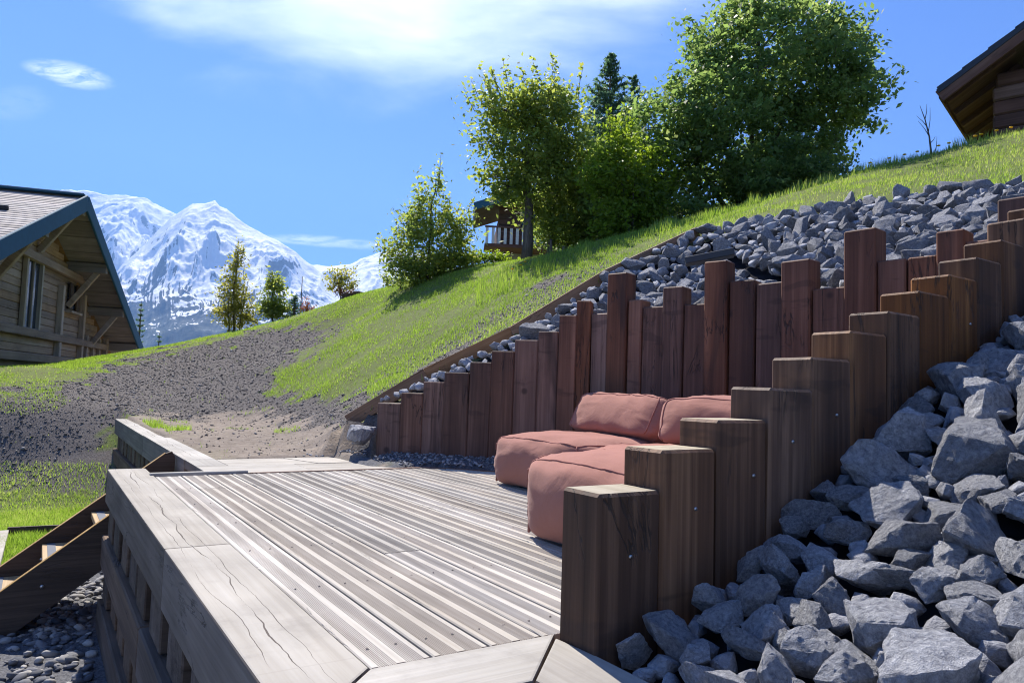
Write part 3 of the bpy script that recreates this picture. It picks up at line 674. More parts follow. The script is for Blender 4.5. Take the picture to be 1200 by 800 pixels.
# ------------------------------------------------------------------ terrace deck
deck = thing('terrace_deck', 'weathered grooved timber deck of the terrace holding the terracotta floor seats', 'deck', (0.61, 1.485, 0))
def board_profile(w):
    # smooth edge, grooved band, smooth middle, grooved band, smooth edge
    pts = [(0, -0.003, 0), (0.003, 0, 0)]
    def band(x0, n, p):
        for i in range(n):
            a = x0+i*p; pts.extend([(a, 0, 1), (a+p*0.25, -0.0019, 1), (a+p*0.70, -0.0019, 1), (a+p*0.95, 0, 1)])
    e = w*0.115; bw = w*0.31; n = 9
    band(e, n, bw/n); band(w*0.575, n, bw/n)
    pts += [(w-0.003, 0, 0), (w, -0.003, 0)]
    return pts
def board(x0, w, ya, yb0, yb1, ox, oy):
    pr = board_profile(w); b = MB(); n = len(pr); v = []; yc = (ya+yb0)/2
    for x, z, m_ in pr:
        yb = yb0+(yb1-yb0)*x/w
        v += [(x-w/2, ya-yc, z), (x-w/2, yb-yc, z)]
    for i in range(n-1):
        g = 1 if (pr[i][2] == 1 and pr[i+1][2] == 1 and pr[i+1][0]-pr[i][0] < w*0.06) else 0
        b.add([v[2*i], v[2*i+2], v[2*i+3], v[2*i+1]], [(0, 1, 2, 3)], g)
    lo = -0.026
    b.add([(x-w/2, ya-yc, z) for x, z, _ in pr]+[(w/2, ya-yc, lo), (-w/2, ya-yc, lo)], [tuple(range(n+2))], 1)
    b.add([(x-w/2, yb0+(yb1-yb0)*x/w-yc, z) for x, z, _ in pr]+[(w/2, yb1-yc, lo), (-w/2, yb0-yc, lo)], [tuple(range(n+1, -1, -1))], 0)
    b.add([(-w/2, ya-yc, lo), (-w/2, yb0-yc, lo), (-w/2, yb0-yc, -0.003), (-w/2, ya-yc, -0.003)], [(0, 1, 2, 3)], 0)
    b.add([(w/2, ya-yc, lo), (w/2, yb1-yc, lo), (w/2, yb1-yc, -0.003), (w/2, ya-yc, -0.003)], [(3, 2, 1, 0)], 0)
    return b.build('board', [M['deck'], M['deck_g']], deck, (x0+w/2-ox, yc-oy, random.uniform(-0.0012, 0.0012)))
xb = 0.634; scr = MB(); bi = 0
while xb < 4.2:
    w = 0.1425; e0 = float(deck_y(np.array([xb]))[()]) if False else float(deck_y(xb)); e1 = float(deck_y(xb+w))
    y0 = 1.488+random.uniform(-0.003, 0.003)
    if e1-y0 > 0.2:
        cut = None
        if bi % 5 == 1: cut = y0+(e0-y0)*(0.62+0.25*random.random())
        elif bi % 5 == 3: cut = y0+(e0-y0)*(0.25+0.3*random.random())
        if cut and e1-cut > 0.4:
            board(xb, w, y0, cut-0.0015, cut-0.0015, 0.61, 1.485); board(xb, w, cut+0.0015, e0, e1, 0.61, 1.485)
        else: board(xb, w, y0, e0, e1, 0.61, 1.485)
        for ys in np.arange(1.60, e1-0.05, 0.55):
            for q in (0.25, 0.75):
                scr.tube([(xb+w*q-0.61+random.uniform(-.003, .003), ys-1.485+random.uniform(-.006, .006), -0.004), (xb+w*q-0.61, ys-1.485, 0.0004)], 0.003, 6)
    xb += 0.150; bi += 1
tag(scr.build('screws', M['screw'], deck), kind='stuff')
for ys in np.arange(1.6, 4.9, 0.55):
    xe = 4.2
    while float(deck_y(xe)) < ys+0.1: xe -= 0.05
    if xe > 0.9: boxpart('joist', ((0.70+xe)/2-0.61, ys-1.485, -0.058), (xe-0.70, 0.045, 0.06), M['trim'], deck, bev=0)
tr_ = []
xk = 2.0
while float(deck_y(np.float64(xk+0.005))) > 4.9199: xk += 0.005
boxpart('trim_strip', ((1.20+xk)/2-0.61, 4.936-1.485, -0.012), (xk-1.20, 0.022, 0.036), M['trim'], deck, bev=0.002)
q0 = Vector((xk, 4.932, -0.012)); q1 = q0+wd*1.15
barpart('trim_strip', q0-Vector((0.61, 1.485, 0)), q1-Vector((0.61, 1.485, 0)), 0.022, 0.036, M['trim'], deck, 0.002)

# ------------------------------------------------------------------ crib walls with weathered beams
def poly_beam(name, poly, z0, z1, mat, parent, off, bev=0.006):
    bm = bmesh.new(); vs = [bm.verts.new((x-off[0], y-off[1], z0)) for x, y in poly]; f = bm.faces.new(vs)
    r_ = bmesh.ops.extrude_face_region(bm, geom=[f]); bmesh.ops.translate(bm, vec=(0, 0, z1-z0), verts=[g for g in r_['geom'] if isinstance(g, bmesh.types.BMVert)])
    bmesh.ops.recalc_face_normals(bm, faces=bm.faces[:])
    bmesh.ops.bevel(bm, geom=bm.edges[:], offset=bev, segments=2, affect='EDGES', profile=0.6)
    m = bpy.data.meshes.new(name); bm.to_mesh(m); bm.free()
    for p in m.polygons:
        if p.normal.z < 0.5: p.material_index = 1
    return link(name, m, [mat, M['beam_side']], parent)
cw = thing('retaining_wall', 'crib wall of weathered sleepers edging the deck, its grey top beam deeply cracked', 'wall', (0.5, 3.4, -1.0))
def C_(x, y, z): return (x-0.5, y-3.4, z+1.0)
xo, xi = 0.408, 0.628
o3 = (0.5, 3.4)
poly_beam('beam', [(xo, 3.30), (xi, 3.30), (xi, 5.15), (xo+0.002, 5.375)], 0.80, 1.004, M['beam_y'], cw, o3) if False else None
poly_beam('beam', [(xo, 2.83), (xi, 2.83), (xi, 5.37), (xo, 5.37)], 0.795, 1.003, M['beam_y'], cw, o3)
poly_beam('beam', [(xo, 1.268), (xi, 1.484), (xi, 2.826), (xo, 2.826)], 0.795, 1.003, M['beam_y'], cw, o3)
poly_beam('beam', [(xo+0.004, 1.266), (0.902, 1.266), (1.118, 1.482), (xi+0.003, 1.482)], 0.795, 1.001, M['beam_x'], cw, o3)
poly_beam('beam', [(0.906, 1.264), (0.906, -1.2), (1.112, -1.2), (1.112, 1.300), (1.10, 1.455)], 0.795, 1.002, M['beam_y'], cw, o3)
def crib_rows(parent, off, x_face, ya, yb, sgn=1, rows=5, bl=0.20, gap=0.115):
    for k in range(1, rows):
        z1 = -0.2*k-0.008; zc = z1-0.096
        if k % 2 == 1:
            y = ya+0.03
            while y+bl < yb:
                l = bl+random.uniform(-0.02, 0.03)
                boxpart('block', (x_face+0.16-off[0]+random.uniform(-.008, .008), y+l/2-off[1], zc-off[2]), (0.26, l, 0.19), M['block'], parent, bev=0.006)
                y += l+gap+random.uniform(-0.02, 0.02)
        else:
            n = max(1, round((yb-ya)/2.4)); L = (yb-ya)/n
            for q in range(n):
                boxpart('rail', (x_face+0.10-off[0], ya+L*(q+0.5)-off[1], zc-off[2]), (0.20, L-0.006, 0.19), M['rail_y'], parent, bev=0.008)
    boxpart('backing', (x_face+0.30-off[0], (ya+yb)/2-off[1], -0.6-off[2]), (0.03, yb-ya-0.05, 0.78), M['rail_y'], parent, bev=0)
crib_rows(cw, (0.5, 3.4, -1.0), xo-0.006, 1.29, 5.36, bl=0.27, gap=0.13)
def crib_rows_x(parent, off, yf, xa, xb_):
    for k in range(1, 5):
        zc = -0.2*k-0.104
        boxpart('rail', ((xa+xb_)/2-off[0], yf+0.10-off[1], zc-off[2]), (xb_-xa, 0.17, 0.19), M['block'], parent, bev=0.008)
crib_rows_x(cw, (0.5, 3.4, -1.0), 1.29, 0.62, 1.0)
for k in range(1, 5): boxpart('rail', (1.01-0.5, 0.03-3.4, -0.2*k-0.104+1.0), (0.19, 2.4, 0.19), M['rail_y'], cw, bev=0.008)
# end of the wall by the stairs
for k in range(1, 5): boxpart('rail', (0.72-0.5, 5.30-3.4, -0.2*k-0.104+1.0), (0.44 if k % 2 else 0.40, 0.13, 0.19), M['block'], cw, bev=0.006)

cw2 = thing('retaining_wall', 'low crib wall beyond the stairs, its pale top beam bordered by grass tufts and soil', 'wall', (1.04, 8.7, -1.0))
e2 = 11.75
poly_beam('beam', [(0.942, 5.86), (1.156, 5.86), (1.156, 8.4), (0.942, 8.4)], 0.795, 1.004, M['beam_y'], cw2, (1.04, 8.7))
poly_beam('beam', [(0.940, 8.404), (1.156, 8.404), (1.15, e2), (0.946, e2)], 0.795, 1.000, M['beam_y'], cw2, (1.04, 8.7))
crib_rows(cw2, (1.04, 8.7, -1.0), 0.936, 5.45, e2-0.05, bl=0.22, gap=0.10)

ld = thing('landing', 'flat landing of wide sun-bleached planks between the deck and the dirt path', 'platform', (1.5, 5.4, 0))
poly_beam('plank', [(1.16, 5.405), (1.80, 5.405), (1.66, 5.84), (1.16, 5.84)], -0.06, 0.002, M['beam_x'], ld, (1.5, 5.4), 0.004)
poly_beam('plank', [(1.805, 5.405), (2.17, 5.405), (2.03, 5.84), (1.665, 5.84)], -0.06, 0.004, M['beam_x'], ld, (1.5, 5.4), 0.004)
poly_beam('plank', [(0.945, 4.952), (1.62, 4.952), (1.62, 5.40), (0.945, 5.40)], -0.06, 0.003, M['beam_x'], ld, (1.5, 5.4), 0.004)
poly_beam('plank', [(1.625, 4.952), (2.32, 4.952), (2.18, 5.40), (1.625, 5.40)], -0.06, 0.001, M['beam_x'], ld, (1.5, 5.4), 0.004)
poly_beam('plank', [(0.945, 5.404), (1.155, 5.404), (1.155, 5.855), (0.945, 5.855)], -0.06, 0.0035, M['beam_y'], ld, (1.5, 5.4), 0.004)
boxpart('threshold', (0.90-1.5, 4.985-5.4, -0.012), (0.58, 0.05, 0.055), M['beam_x'], ld, bev=0.004)

# ------------------------------------------------------------------ stairs down to the yard
st = thing('staircase', 'dark timber stairs with pale treads leading from the deck down to the gravel yard', 'stairs', (0.3, 5.85, -1.0))
def S_(x, y, z): return Vector((x-0.3, y-5.85, z+1.0))
sl_ = 0.765
def str_poly():
    # outline of a stringer in x,z
    return [(0.925, 0.02), (-0.46, 0.02-1.385*sl_), (-0.30, -1.0), (0.02, -1.0), (0.925, -0.30)]
for yy in (5.425, 6.215):
    b = MB(); pl = [(0.905, 0.035), (0.86, 0.020), (-0.46, 0.020-1.32*sl_), (-0.46, -1.0), (-0.06, -1.0), (0.93, -0.27), (0.93, -0.01)]
    if yy < 5.6: pl = [(0.60, 0.020-0.26*sl_), (-0.46, 0.020-1.32*sl_), (-0.46, -1.0), (-0.06, -1.0), (0.60, -0.51)]
    v0 = [S_(x, yy-0.02, z) for x, z in pl]; v1 = [S_(x, yy+0.02, z) for x, z in pl]; n = len(pl)
    b.add(v0+v1, [tuple(range(n)), tuple(range(2*n-1, n-1, -1))]+[(i, n+i, n+(i+1) % n, (i+1) % n) for i in range(n)])
    s_o = b.build('stringer', M['stringer'], st)
    # sawn pale upper edge
    xe_ = 0.86 if yy > 5.6 else 0.60; b = MB(); b.box((0, 0, 0), ((xe_+0.44)/math.cos(math.atan(sl_)), 0.041, 0.004)); ang = math.atan(sl_)
    b.build('sawn_edge', M['pine'], s_o, S_((xe_-0.44)/2, yy, 0.020-(0.86-(xe_-0.44)/2)*sl_+0.003), (0, -ang, 0))
    for bx_ in (0.1, -0.35):
        bb = MB(); bb.tube([S_(bx_, yy-0.026, 0.02-(0.86-bx_)*sl_-0.15), S_(bx_, yy-0.018, 0.02-(0.86-bx_)*sl_-0.15)], 0.012, 10); bb.build('bolt', M['bolt'], s_o)
for k in range(4):
    nx0 = 0.675-0.29*k; z = -0.19-0.207*k
    tr = boxpart('tread', S_(nx0+0.145, 5.82, z-0.02), (0.29, 0.745, 0.04), M['pine'], st, bev=0.003)
    g_ = boxpart('grip_strip', (-0.09, 0, 0.0215), (0.05, 0.73, 0.003), M['grip'], tr, bev=0)
# yard edging boards
q0 = G(8, 627, -1); q1 = G(75, 624.5, -1)
o_ = barpart('edging_board', q0+Vector((-3, 0, 0.03))*0+Vector((0, 0, 0.03)), q1+Vector((0.5, 0, 0.03)), 0.03, 0.10, M['stringer'], None)
tag(o_, 'thin dark board between the bright lawn and the yard gravel', 'edging')
pa = G(0, 652, -1); pb = G(7, 628, -1)
o_ = barpart('edging_board', pa+Vector((-0.02, 0, 0.02))-(pb-pa)*1.5, pb+Vector((-0.03, 0, 0.02)), 0.10, 0.08, M['beam_y'], None)
tag(o_, 'pale bleached kerb board at the gravel beside the lawn', 'edging')

# ------------------------------------------------------------------ palisade walls
bw = thing('palisade_wall', 'stepped wall of upright reddish sleepers holding back the rocks behind the seats', 'wall', (WA.x, WA.y, 0))
wrot = math.atan2(wd.y, wd.x)
for i, (ta, tb, z) in enumerate(back_posts):
    w = tb-ta-0.003; prev = back_posts[i-1][2] if i else 0; nxt = back_posts[i+1][2] if i+1 < len(back_posts) else 9
    tall = z > prev+0.12 and (i > 8)
    dp = 0.145; sh = -0.014 if tall else random.uniform(-0.004, 0.006)
    L = z+0.35; w_d, w_n = wall_dir((ta+tb)/2); i_ = [q for q in range(len(SEG)) if SEG[q][1] == w_d][0]
    c = SEG[i_][0]+w_d*((ta+tb)/2-tcum[i_])+w_n*(dp/2+sh)-WA; wrot = math.atan2(w_d.y, w_d.x)
    postpart('post', (c.x, c.y, z-L/2), (w, dp, L), (M['post'], M['endgrain']), bw, (R(random.uniform(-.4, .4)), R(random.uniform(-.3, .3)), wrot+R(random.uniform(-0.8, 0.8))))
rw = thing('palisade_wall', 'stepped wall of upright brown sleepers rising beside the loose rocks', 'wall', (1.1, 1.38, 0))
for i, (x, z) in enumerate(right_posts):
    L = z+0.35
    po = postpart('post', (x+0.099-1.1, (RY0+RY1)/2-1.38+random.uniform(-.004, .004), z-L/2), (0.197, RY1-RY0, L), (M['post_brown'], M['endgrain']), rw, (R(random.uniform(-.35, .35)), R(random.uniform(-.3, .3)), R(random.uniform(-1, 1))))
    if i in (0, 1, 2, 3, 4, 8):
        for zz in ((L/2-0.17), (L/2-0.17-0.55)) if i > 3 else ((L/2-0.15),):
            bb = MB(); bb.tube([(0.0+0.02*(i % 3), -0.0725-0.004, zz), (0.02*(i % 3), -0.0725+0.004, zz)], 0.0048, 8); bb.build('bolt', M['bolt'], po)

# dark offcut lying across the tall post and the rocks
o_ = barpart('plank', P(803, 307, 5.10), P(860, 296, 5.02), 0.13, 0.05, M['darkmetal'], None)
tag(o_, 'dark flat offcut lying on the tallest middle post against the rocks', 'plank')
# edging board at the foot of the lawn
ed = thing('edging_board', 'long reddish-brown board climbing the slope between the grass and the rocks', 'edging', tuple(P(408, 494, 6.25)))
eo = P(408, 494, 6.25)
pts = [P(408, 494, 6.25), P(500, 439, 6.22), P(600, 391, 6.22), P(712, 323, 6.47), P(818, 273, 6.95)]
for a, b_ in zip(pts[:-1], pts[1:]): barpart('plank', a-eo, b_-eo, 0.035, 0.12, M['edging'], ed, 0.003)

# ------------------------------------------------------------------ rocks
def rock_mesh(seed, cuts, mat='rock'):
    rr = np.random.default_rng(seed); el = np.array([1.0, rr.uniform(0.62, 0.92), rr.uniform(0.48, 0.78)])
    bm = bmesh.new(); n = rr.integers(13, 20); pv = rr.normal(size=(n, 3)); pv /= np.linalg.norm(pv, axis=1)[:, None]
    pv *= rr.uniform(0.82, 1.08, n)[:, None]*el
    for c in pv: bm.verts.new(c)
    r_ = bmesh.ops.convex_hull(bm, input=bm.verts[:]); 
    loose = [v for v in bm.verts if not v.link_faces]
    if loose: bmesh.ops.delete(bm, geom=loose, context='VERTS')
    bmesh.ops.dissolve_limit(bm, angle_limit=R(14), verts=bm.verts[:], edges=bm.edges[:])
    bmesh.ops.bevel(bm, geom=bm.edges[:], offset=0.022, segments=1, affect='EDGES', profile=0.5, clamp_overlap=True)
    bmesh.ops.triangulate(bm, faces=bm.faces[:])
    for _ in range(3):
        L = [e for e in bm.edges if e.calc_length() > 2.2/cuts]
        if L: bmesh.ops.subdivide_edges(bm, edges=L, cuts=1); bmesh.ops.triangulate(bm, faces=[f for f in bm.faces if len(f.verts) > 3])
    v = np.array([q.co[:] for q in bm.verts]); bm.normal_update(); nr = np.array([q.normal[:] for q in bm.verts])
    a = fbm(v[:, 0]*2.6+seed, v[:, 1]*2.6+v[:, 2]*2.1, seed, 4)-0.5; b_ = ridged(v[:, 0]*4+v[:, 2]*3, v[:, 1]*4-v[:, 2]*2, seed+3, 3)-0.45
    st = np.floor((v@np.array([0.3, 0.5, 0.8]))*5+a*2)*0.03                       # bedding steps
    v = v+nr*(a*0.10+b_*0.05+(fbm(v[:, 0]*9, v[:, 1]*9+v[:, 2]*7, seed+9, 3)-0.5)*0.05)[:, None]
    for q, c in zip(bm.verts, v): q.co = c
    for f in bm.faces: f.smooth = True
    m = bpy.data.meshes.new('rock'); bm.to_mesh(m); bm.free(); m.materials.append(M[mat])
    m.set_sharp_from_angle(angle=R(20)); return m
near_rocks = [rock_mesh(100+i, 13) for i in range(18)]
far_rocks = [rock_mesh(300+i, 7, 'rock_far') for i in range(14)]
def strip_mesh(name, fn, na, nb):
    v = np.array([fn(a/(na-1), b_/(nb-1)) for a in range(na) for b_ in range(nb)]); ix = np.arange(na*nb).reshape(na, nb)
    f = np.stack([ix[:-1, :-1], ix[1:, :-1], ix[1:, 1:], ix[:-1, 1:]], 2).reshape(-1, 4); return np_mesh(name, v, f, True)
def band_pt(t, s):
    pb = np.interp(t, bt, bp_); zb = np.interp(t, bt, bz); zt = np.interp(t, tt, base_top)-0.10
    q_ = wall_pt(t, 0.15); e_ = [np.interp(t, bt, BW[:, i]) for i in range(3)]; return np.array([q_.x+(e_[0]-q_.x)*s, q_.y+(e_[1]-q_.y)*s, zt+(e_[2]-zt)*s-0.08])
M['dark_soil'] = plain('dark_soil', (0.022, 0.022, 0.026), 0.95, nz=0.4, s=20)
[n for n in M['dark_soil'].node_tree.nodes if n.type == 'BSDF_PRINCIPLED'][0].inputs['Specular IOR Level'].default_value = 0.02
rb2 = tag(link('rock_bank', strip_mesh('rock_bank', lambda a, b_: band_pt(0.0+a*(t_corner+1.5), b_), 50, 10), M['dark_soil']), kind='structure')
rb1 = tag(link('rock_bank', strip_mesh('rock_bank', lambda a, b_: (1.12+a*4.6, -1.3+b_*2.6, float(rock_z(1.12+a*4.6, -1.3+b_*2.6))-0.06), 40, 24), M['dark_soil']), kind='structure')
def dart(n, gen, rad, k=0.80):
    out = []
    for _ in range(n):
        p = gen(); r = rad()
        if all((p-q).length > k*(r+s) for q, s in out): out.append((p, r))
    return out
def put_rock(meshes, p, r, parent, squash=1.0, rot=None):
    o = bpy.data.objects.new('rock', random.choice(meshes)); C.objects.link(o); o.parent = parent
    o.location = p; s = r*1.24; o.scale = (s*random.uniform(0.95, 1.2), s*random.uniform(0.9, 1.1), s*random.uniform(0.85, 1.1)*squash)
    o.rotation_euler = rot or (random.gauss(0, 0.5), random.gauss(0, 0.5), random.uniform(0, 6.28)); return o
def bank(parent, meshes, small, items, cap):
    items = sorted(items, key=lambda q: -q[1]/(Vector(q[0])-CAM).length)
    for p, r in items[:cap]: put_rock(meshes, p, r, parent)
    rest = items[cap:]
    if rest:
        vs, fs, k = [], [], 0
        for p, r in rest:
            m = random.choice(small); n = len(m.vertices); v = np.empty(n*3, np.float32); m.vertices.foreach_get('co', v); v = v.reshape(-1, 3)
            E = np.array(Euler((random.uniform(-.7, .7), random.uniform(-.7, .7), random.uniform(0, 6.28))).to_matrix()); vs.append(v@E.T*r*1.2+np.array(p))
            f = np.empty(len(m.polygons)*3, np.int32); m.polygons.foreach_get('vertices', f); fs.append(f.reshape(-1, 3)+k); k += n
        o = link('rock_chips', np_mesh('rock_chips', np.concatenate(vs), np.concatenate(fs)), M['rock_far'], parent); o['kind'] = 'stuff'
small_rocks = [rock_mesh(700+i, 3) for i in range(8)]
random.seed(21)
class Grid:
    def __init__(s, c=0.16): s.c = c; s.d = {}
    def ok(s, x, y, r, k):
        i, j = int(x//s.c), int(y//s.c)
        for a in range(i-2, i+3):
            for b_ in range(j-2, j+3):
                for (u, v, q) in s.d.get((a, b_), ()):
                    if (x-u)**2+(y-v)**2 < (k*(r+q))**2: return False
        s.d.setdefault((i, j), []).append((x, y, r)); return True
g1 = Grid(); it1 = []
for n_, x1, y0, rads, k_ in ((6000, 4.4, -0.6, (0.055, 0.066, 0.080, 0.095, 0.118), 0.72), (14000, 4.2, -0.3, (0.050, 0.058), 0.68), (20000, 4.0, 0.2, (0.034, 0.042), 0.62)):
    for _ in range(n_):
        r = random.choice(rads); x = random.uniform(1.14, x1); y = random.uniform(y0, 1.28)
        if x < 1.13+r*0.85 or y > 1.30-r*0.80: continue
        if g1.ok(x, y, r, k_): it1.append(((x, y, float(rock_z(x, y))+r*0.30+(0.02 if 0.045 < r < 0.065 else 0)), r))
bank(rb1, near_rocks, small_rocks, it1, 297)
g3 = Grid(); it3 = []
for n_, rads, k_ in ((7000, (0.072, 0.084, 0.096, 0.115), 0.76), (14000, (0.050, 0.060), 0.68), (16000, (0.034, 0.042), 0.66)):
    N_ = n_*3; xs = rng.uniform(2.0, 6.6, N_); ys = rng.uniform(1.4, 7.2, N_); zs, ps, bs_ = band_z(xs, ys); zs = np.maximum(zs, terrain(xs, ys)+0.10); ok_ = inpoly(xs, ys, BPOLY)
    for x, y, z, p_, b_, o_ in zip(xs, ys, zs, ps, bs_, ok_):
        r = random.choice(rads)
        if not o_ or p_ < 0.15+r*0.55 or b_ < (r*1.25+0.02 if x < 4.1 else r*0.4) or (p_+b_ < 0.6 and r > 0.06): continue
        if g3.ok(x, y, r, k_): it3.append(((x, y, z+r*0.40+(0.015 if r < 0.08 else 0)), r))
bank(rb2, far_rocks, small_rocks, it3, 295)
print('rocks', len(it1), len(it3))
bo = link('boulder', rock_mesh(555, 13), None, None, P(424, 507, 5.92)); bo.scale = (0.150, 0.145, 0.27); bo.rotation_euler = (0.2, 0.15, 0.5)
tag(bo, 'pale rounded boulder standing at the low end of the stepped wall', 'boulder')

# ------------------------------------------------------------------ floor seats
def cushion(name, label, size, loc, rz, tilt=0.0, bulge=0.05, seed=1, straps=True, sag=0.02, group=None):
    L, Wd, Hh = size; root = thing(name, label, 'cushion', loc, rz, group or 'terracotta lounge cushions on the deck')
    bm = bmesh.new(); bmesh.ops.create_cube(bm, size=2); bmesh.ops.subdivide_edges(bm, edges=bm.edges[:], cuts=23, use_grid_fill=True)
    v = np.array([q.co[:] for q in bm.verts]); a = np.abs(v)
    # soft box: rounded, then filled out face by face
    p = 9.0; nrm = (a**p).sum(1)**(1/p); v = v/nrm[:, None]*np.where(nrm > 1, 1, 1)[:, None]
    x, y, z = v.T; e = np.array([L/2, Wd/2, Hh/2])
    f = lambda s: np.clip(1-s*s, 0, 1)
    q = v*e
    q[:, 0] += np.sign(x)*bulge*(np.abs(x)**6)*f(y)**0.7*f(z)**0.7
    q[:, 1] += np.sign(y)*bulge*(np.abs(y)**6)*f(x)**0.7*f(z)**0.7
    q[:, 2] += np.where(z > 0, 1, 0.12)*np.sign(z)*bulge*0.9*(np.abs(z)**6)*f(x)**0.6*f(y)**0.6
    q[:, 2] -= sag*np.clip(z, 0, 1)*np.exp(-((x-0.1)**2+(y+0.1)**2)*2.2)
    # creases that gather at the corners, and soft lumps
    lum = fbm(q[:, 0]*5+seed, q[:, 1]*5+q[:, 2]*4, seed, 4)-0.5
    cr = ridged(q[:, 0]*6+q[:, 2]*7+seed, q[:, 1]*6-q[:, 2]*5, seed+4, 3)-0.45
    ed_ = np.clip(np.maximum(np.abs(x)+np.abs(y), np.maximum(np.abs(x)+np.abs(z), np.abs(y)+np.abs(z)))-1.35, 0, 0.6)/0.6
    nn = v/np.linalg.norm(v, axis=1)[:, None]
    q = q+nn*(lum*0.020+cr*0.022*(0.10+ed_))[:, None]
    zmin = -Hh/2; q[:, 2] = np.maximum(q[:, 2], zmin)-zmin
    Rm = np.array(Matrix.Rotation(tilt, 3, 'Y')); q = q@Rm.T
    q[:, 2] -= min(0, q[:, 2].min()) if tilt else 0
    for w_, c in zip(bm.verts, q): w_.co = c
    for f_ in bm.faces: f_.smooth = True
    m = bpy.data.meshes.new('cover'); bm.to_mesh(m)
    co = link('cover', m, M['fabric'], root)
    # piping: follow the cube's own edges on the deformed surface
    bm.verts.ensure_lookup_table()
    base = v/np.abs(v).max(1)[:, None]
    def edge(ax, s1, s2):
        o = [k for k in range(3) if k != ax]
        sel = [i for i in range(len(base)) if orig[i][o[0]] == s1 and orig[i][o[1]] == s2]
        sel.sort(key=lambda i: orig[i][ax]); return [Vector(q[i])+Vector(nn[i]@Rm.T if tilt else nn[i])*0.0015 for i in sel]
    bm2 = bmesh.new(); bmesh.ops.create_cube(bm2, size=2); bmesh.ops.subdivide_edges(bm2, edges=bm2.edges[:], cuts=23, use_grid_fill=True)
    orig = [tuple(round(c, 3) for c in w_.co) for w_ in bm2.verts]; bm2.free()
    for ax, s1, s2 in ((0, -1, 1), (0, 1, 1), (1, -1, 1), (1, 1, 1), (2, -1, -1), (2, -1, 1), (2, 1, -1), (2, 1, 1)):
        pts = edge(ax, s1, s2)
        if len(pts) > 3:
            b = MB(); b.tube(pts, 0.0036, 5); b.build('piping', M['seam'], co)
    if straps:
        for sy in (-1, 1):
            for zt_ in ((0.80, 0.10) if sy > 0 else (0.85,)):
                i = int(np.argmin(((np.array(orig)-np.array([-1, sy, zt_*2-1]))**2).sum(1)))
                pt = Vector(q[i]); b = MB(); b.box((0, 0, 0), (0.012, 0.030, 0.045), bev=0.003)
                b.build('strap', M['fabric'], co, pt+Vector((-0.002, 0.002*sy, 0)), (0, 0, R(45)*-sy))
    bm.free(); return root
cushion('floor_cushion', 'low terracotta seat cushion at the end of the sofa facing the dirt path', (0.84, 0.84, 0.31), (2.91, 3.615, 0.001), R(2), seed=3, bulge=0.055)
cushion('floor_cushion', 'terracotta corner seat cushion half hidden between the two backrest cushions', (0.80, 0.78, 0.30), (2.93, 2.795, 0.001), R(-2), seed=8, bulge=0.05)
cushion('floor_cushion', 'big terracotta pouf behind the lowest brown post, closest to the rocks', (0.82, 0.84, 0.33), (2.12, 2.11, 0.001), R(-1), seed=5, bulge=0.06)
cushion('back_cushion', 'terracotta back cushion leaning against the reddish sleeper wall', (0.20, 0.98, 0.27), (3.20, 3.66, 0.275), R(-8), tilt=R(26), seed=13, bulge=0.035, straps=False, sag=0)
cushion('back_cushion', 'terracotta back cushion with a diagonal seam, partly behind the brown posts', (0.40, 0.80, 0.23), (3.02, 2.47, 0.29), R(8), tilt=R(10), seed=17, bulge=0.06, straps=False, sag=0)

# ------------------------------------------------------------------ pebbles, grit and clods
n = 9000; x = rng.uniform(-4.0, 0.92, n); y = rng.uniform(2.2, 7.3, n); k = (x < 0.36) | (y > 5.42)
pos = np.stack([x, y, terrain(x, y)], 1); sz = rng.choice([0.016, 0.022, 0.028, 0.036], n); pos[:, 2] += sz*0.3
px, py, dz = proj(pos); k &= (px > -160) & (py < 1000); pos = pos[k]; sz = sz[k]
tag(scatter('gravel', pos, sz, 'sub', M['pebble'], 0.55, 0.12, True), 'grey and beige pebbles covering the yard under the stairs', 'gravel', kind='stuff')
n = 16000; x = rng.uniform(1.9, 5.5, n); y = rng.uniform(2.5, 6.6, n); z = terrain(x, y)
t, pp = wall_tp(x, y)
k = (pp < 0.0) & (y > deck_y(x)+0.03) & (t > -0.75) & ~((x < 2.34-0.3*(y-4.95)) & (y < 5.88))
pos = np.stack([x, y, z], 1)[k]; sz = rng.uniform(0.006, 0.016, len(pos)); pos[:, 2] += sz*0.35
tag(scatter('gravel', pos, sz, 'ico', M['grit'], 0.7), 'fine grey gravel strip along the foot of the sleeper wall', 'gravel', kind='stuff')
n = 170000; d_ = rng.uniform(5.5, 21, n); r_ = rng.uniform(-0.78, 0.2, n)*d_
x = r_*math.cos(PSI)+d_*math.sin(PSI); y = -r_*math.sin(PSI)+d_*math.cos(PSI); z = terrain(x, y)
pos = np.stack([x, y, z], 1); mk = masks(pos)
k = mk[0] & ~mk[6] & ~mk[7] & ~mk[8] & (mk[5] > 5) & (~mk[1] | (rng.uniform(0, 1, n) < 0.10)) & (x > -12)
k &= ~((x < 1.16) & (x > 0.3) & (y < 11.8))
pos = pos[k]; sz = rng.exponential(0.0036, len(pos))+0.0035; sz = np.minimum(sz, 0.05)*(0.7+pos[:, 1]/25); pos[:, 2] += sz*0.25
tag(scatter('soil_clods', pos, sz, 'oct', M['clod'], 0.75), 'crumbly dark soil clods and stones on the bare slope', 'soil', kind='stuff')

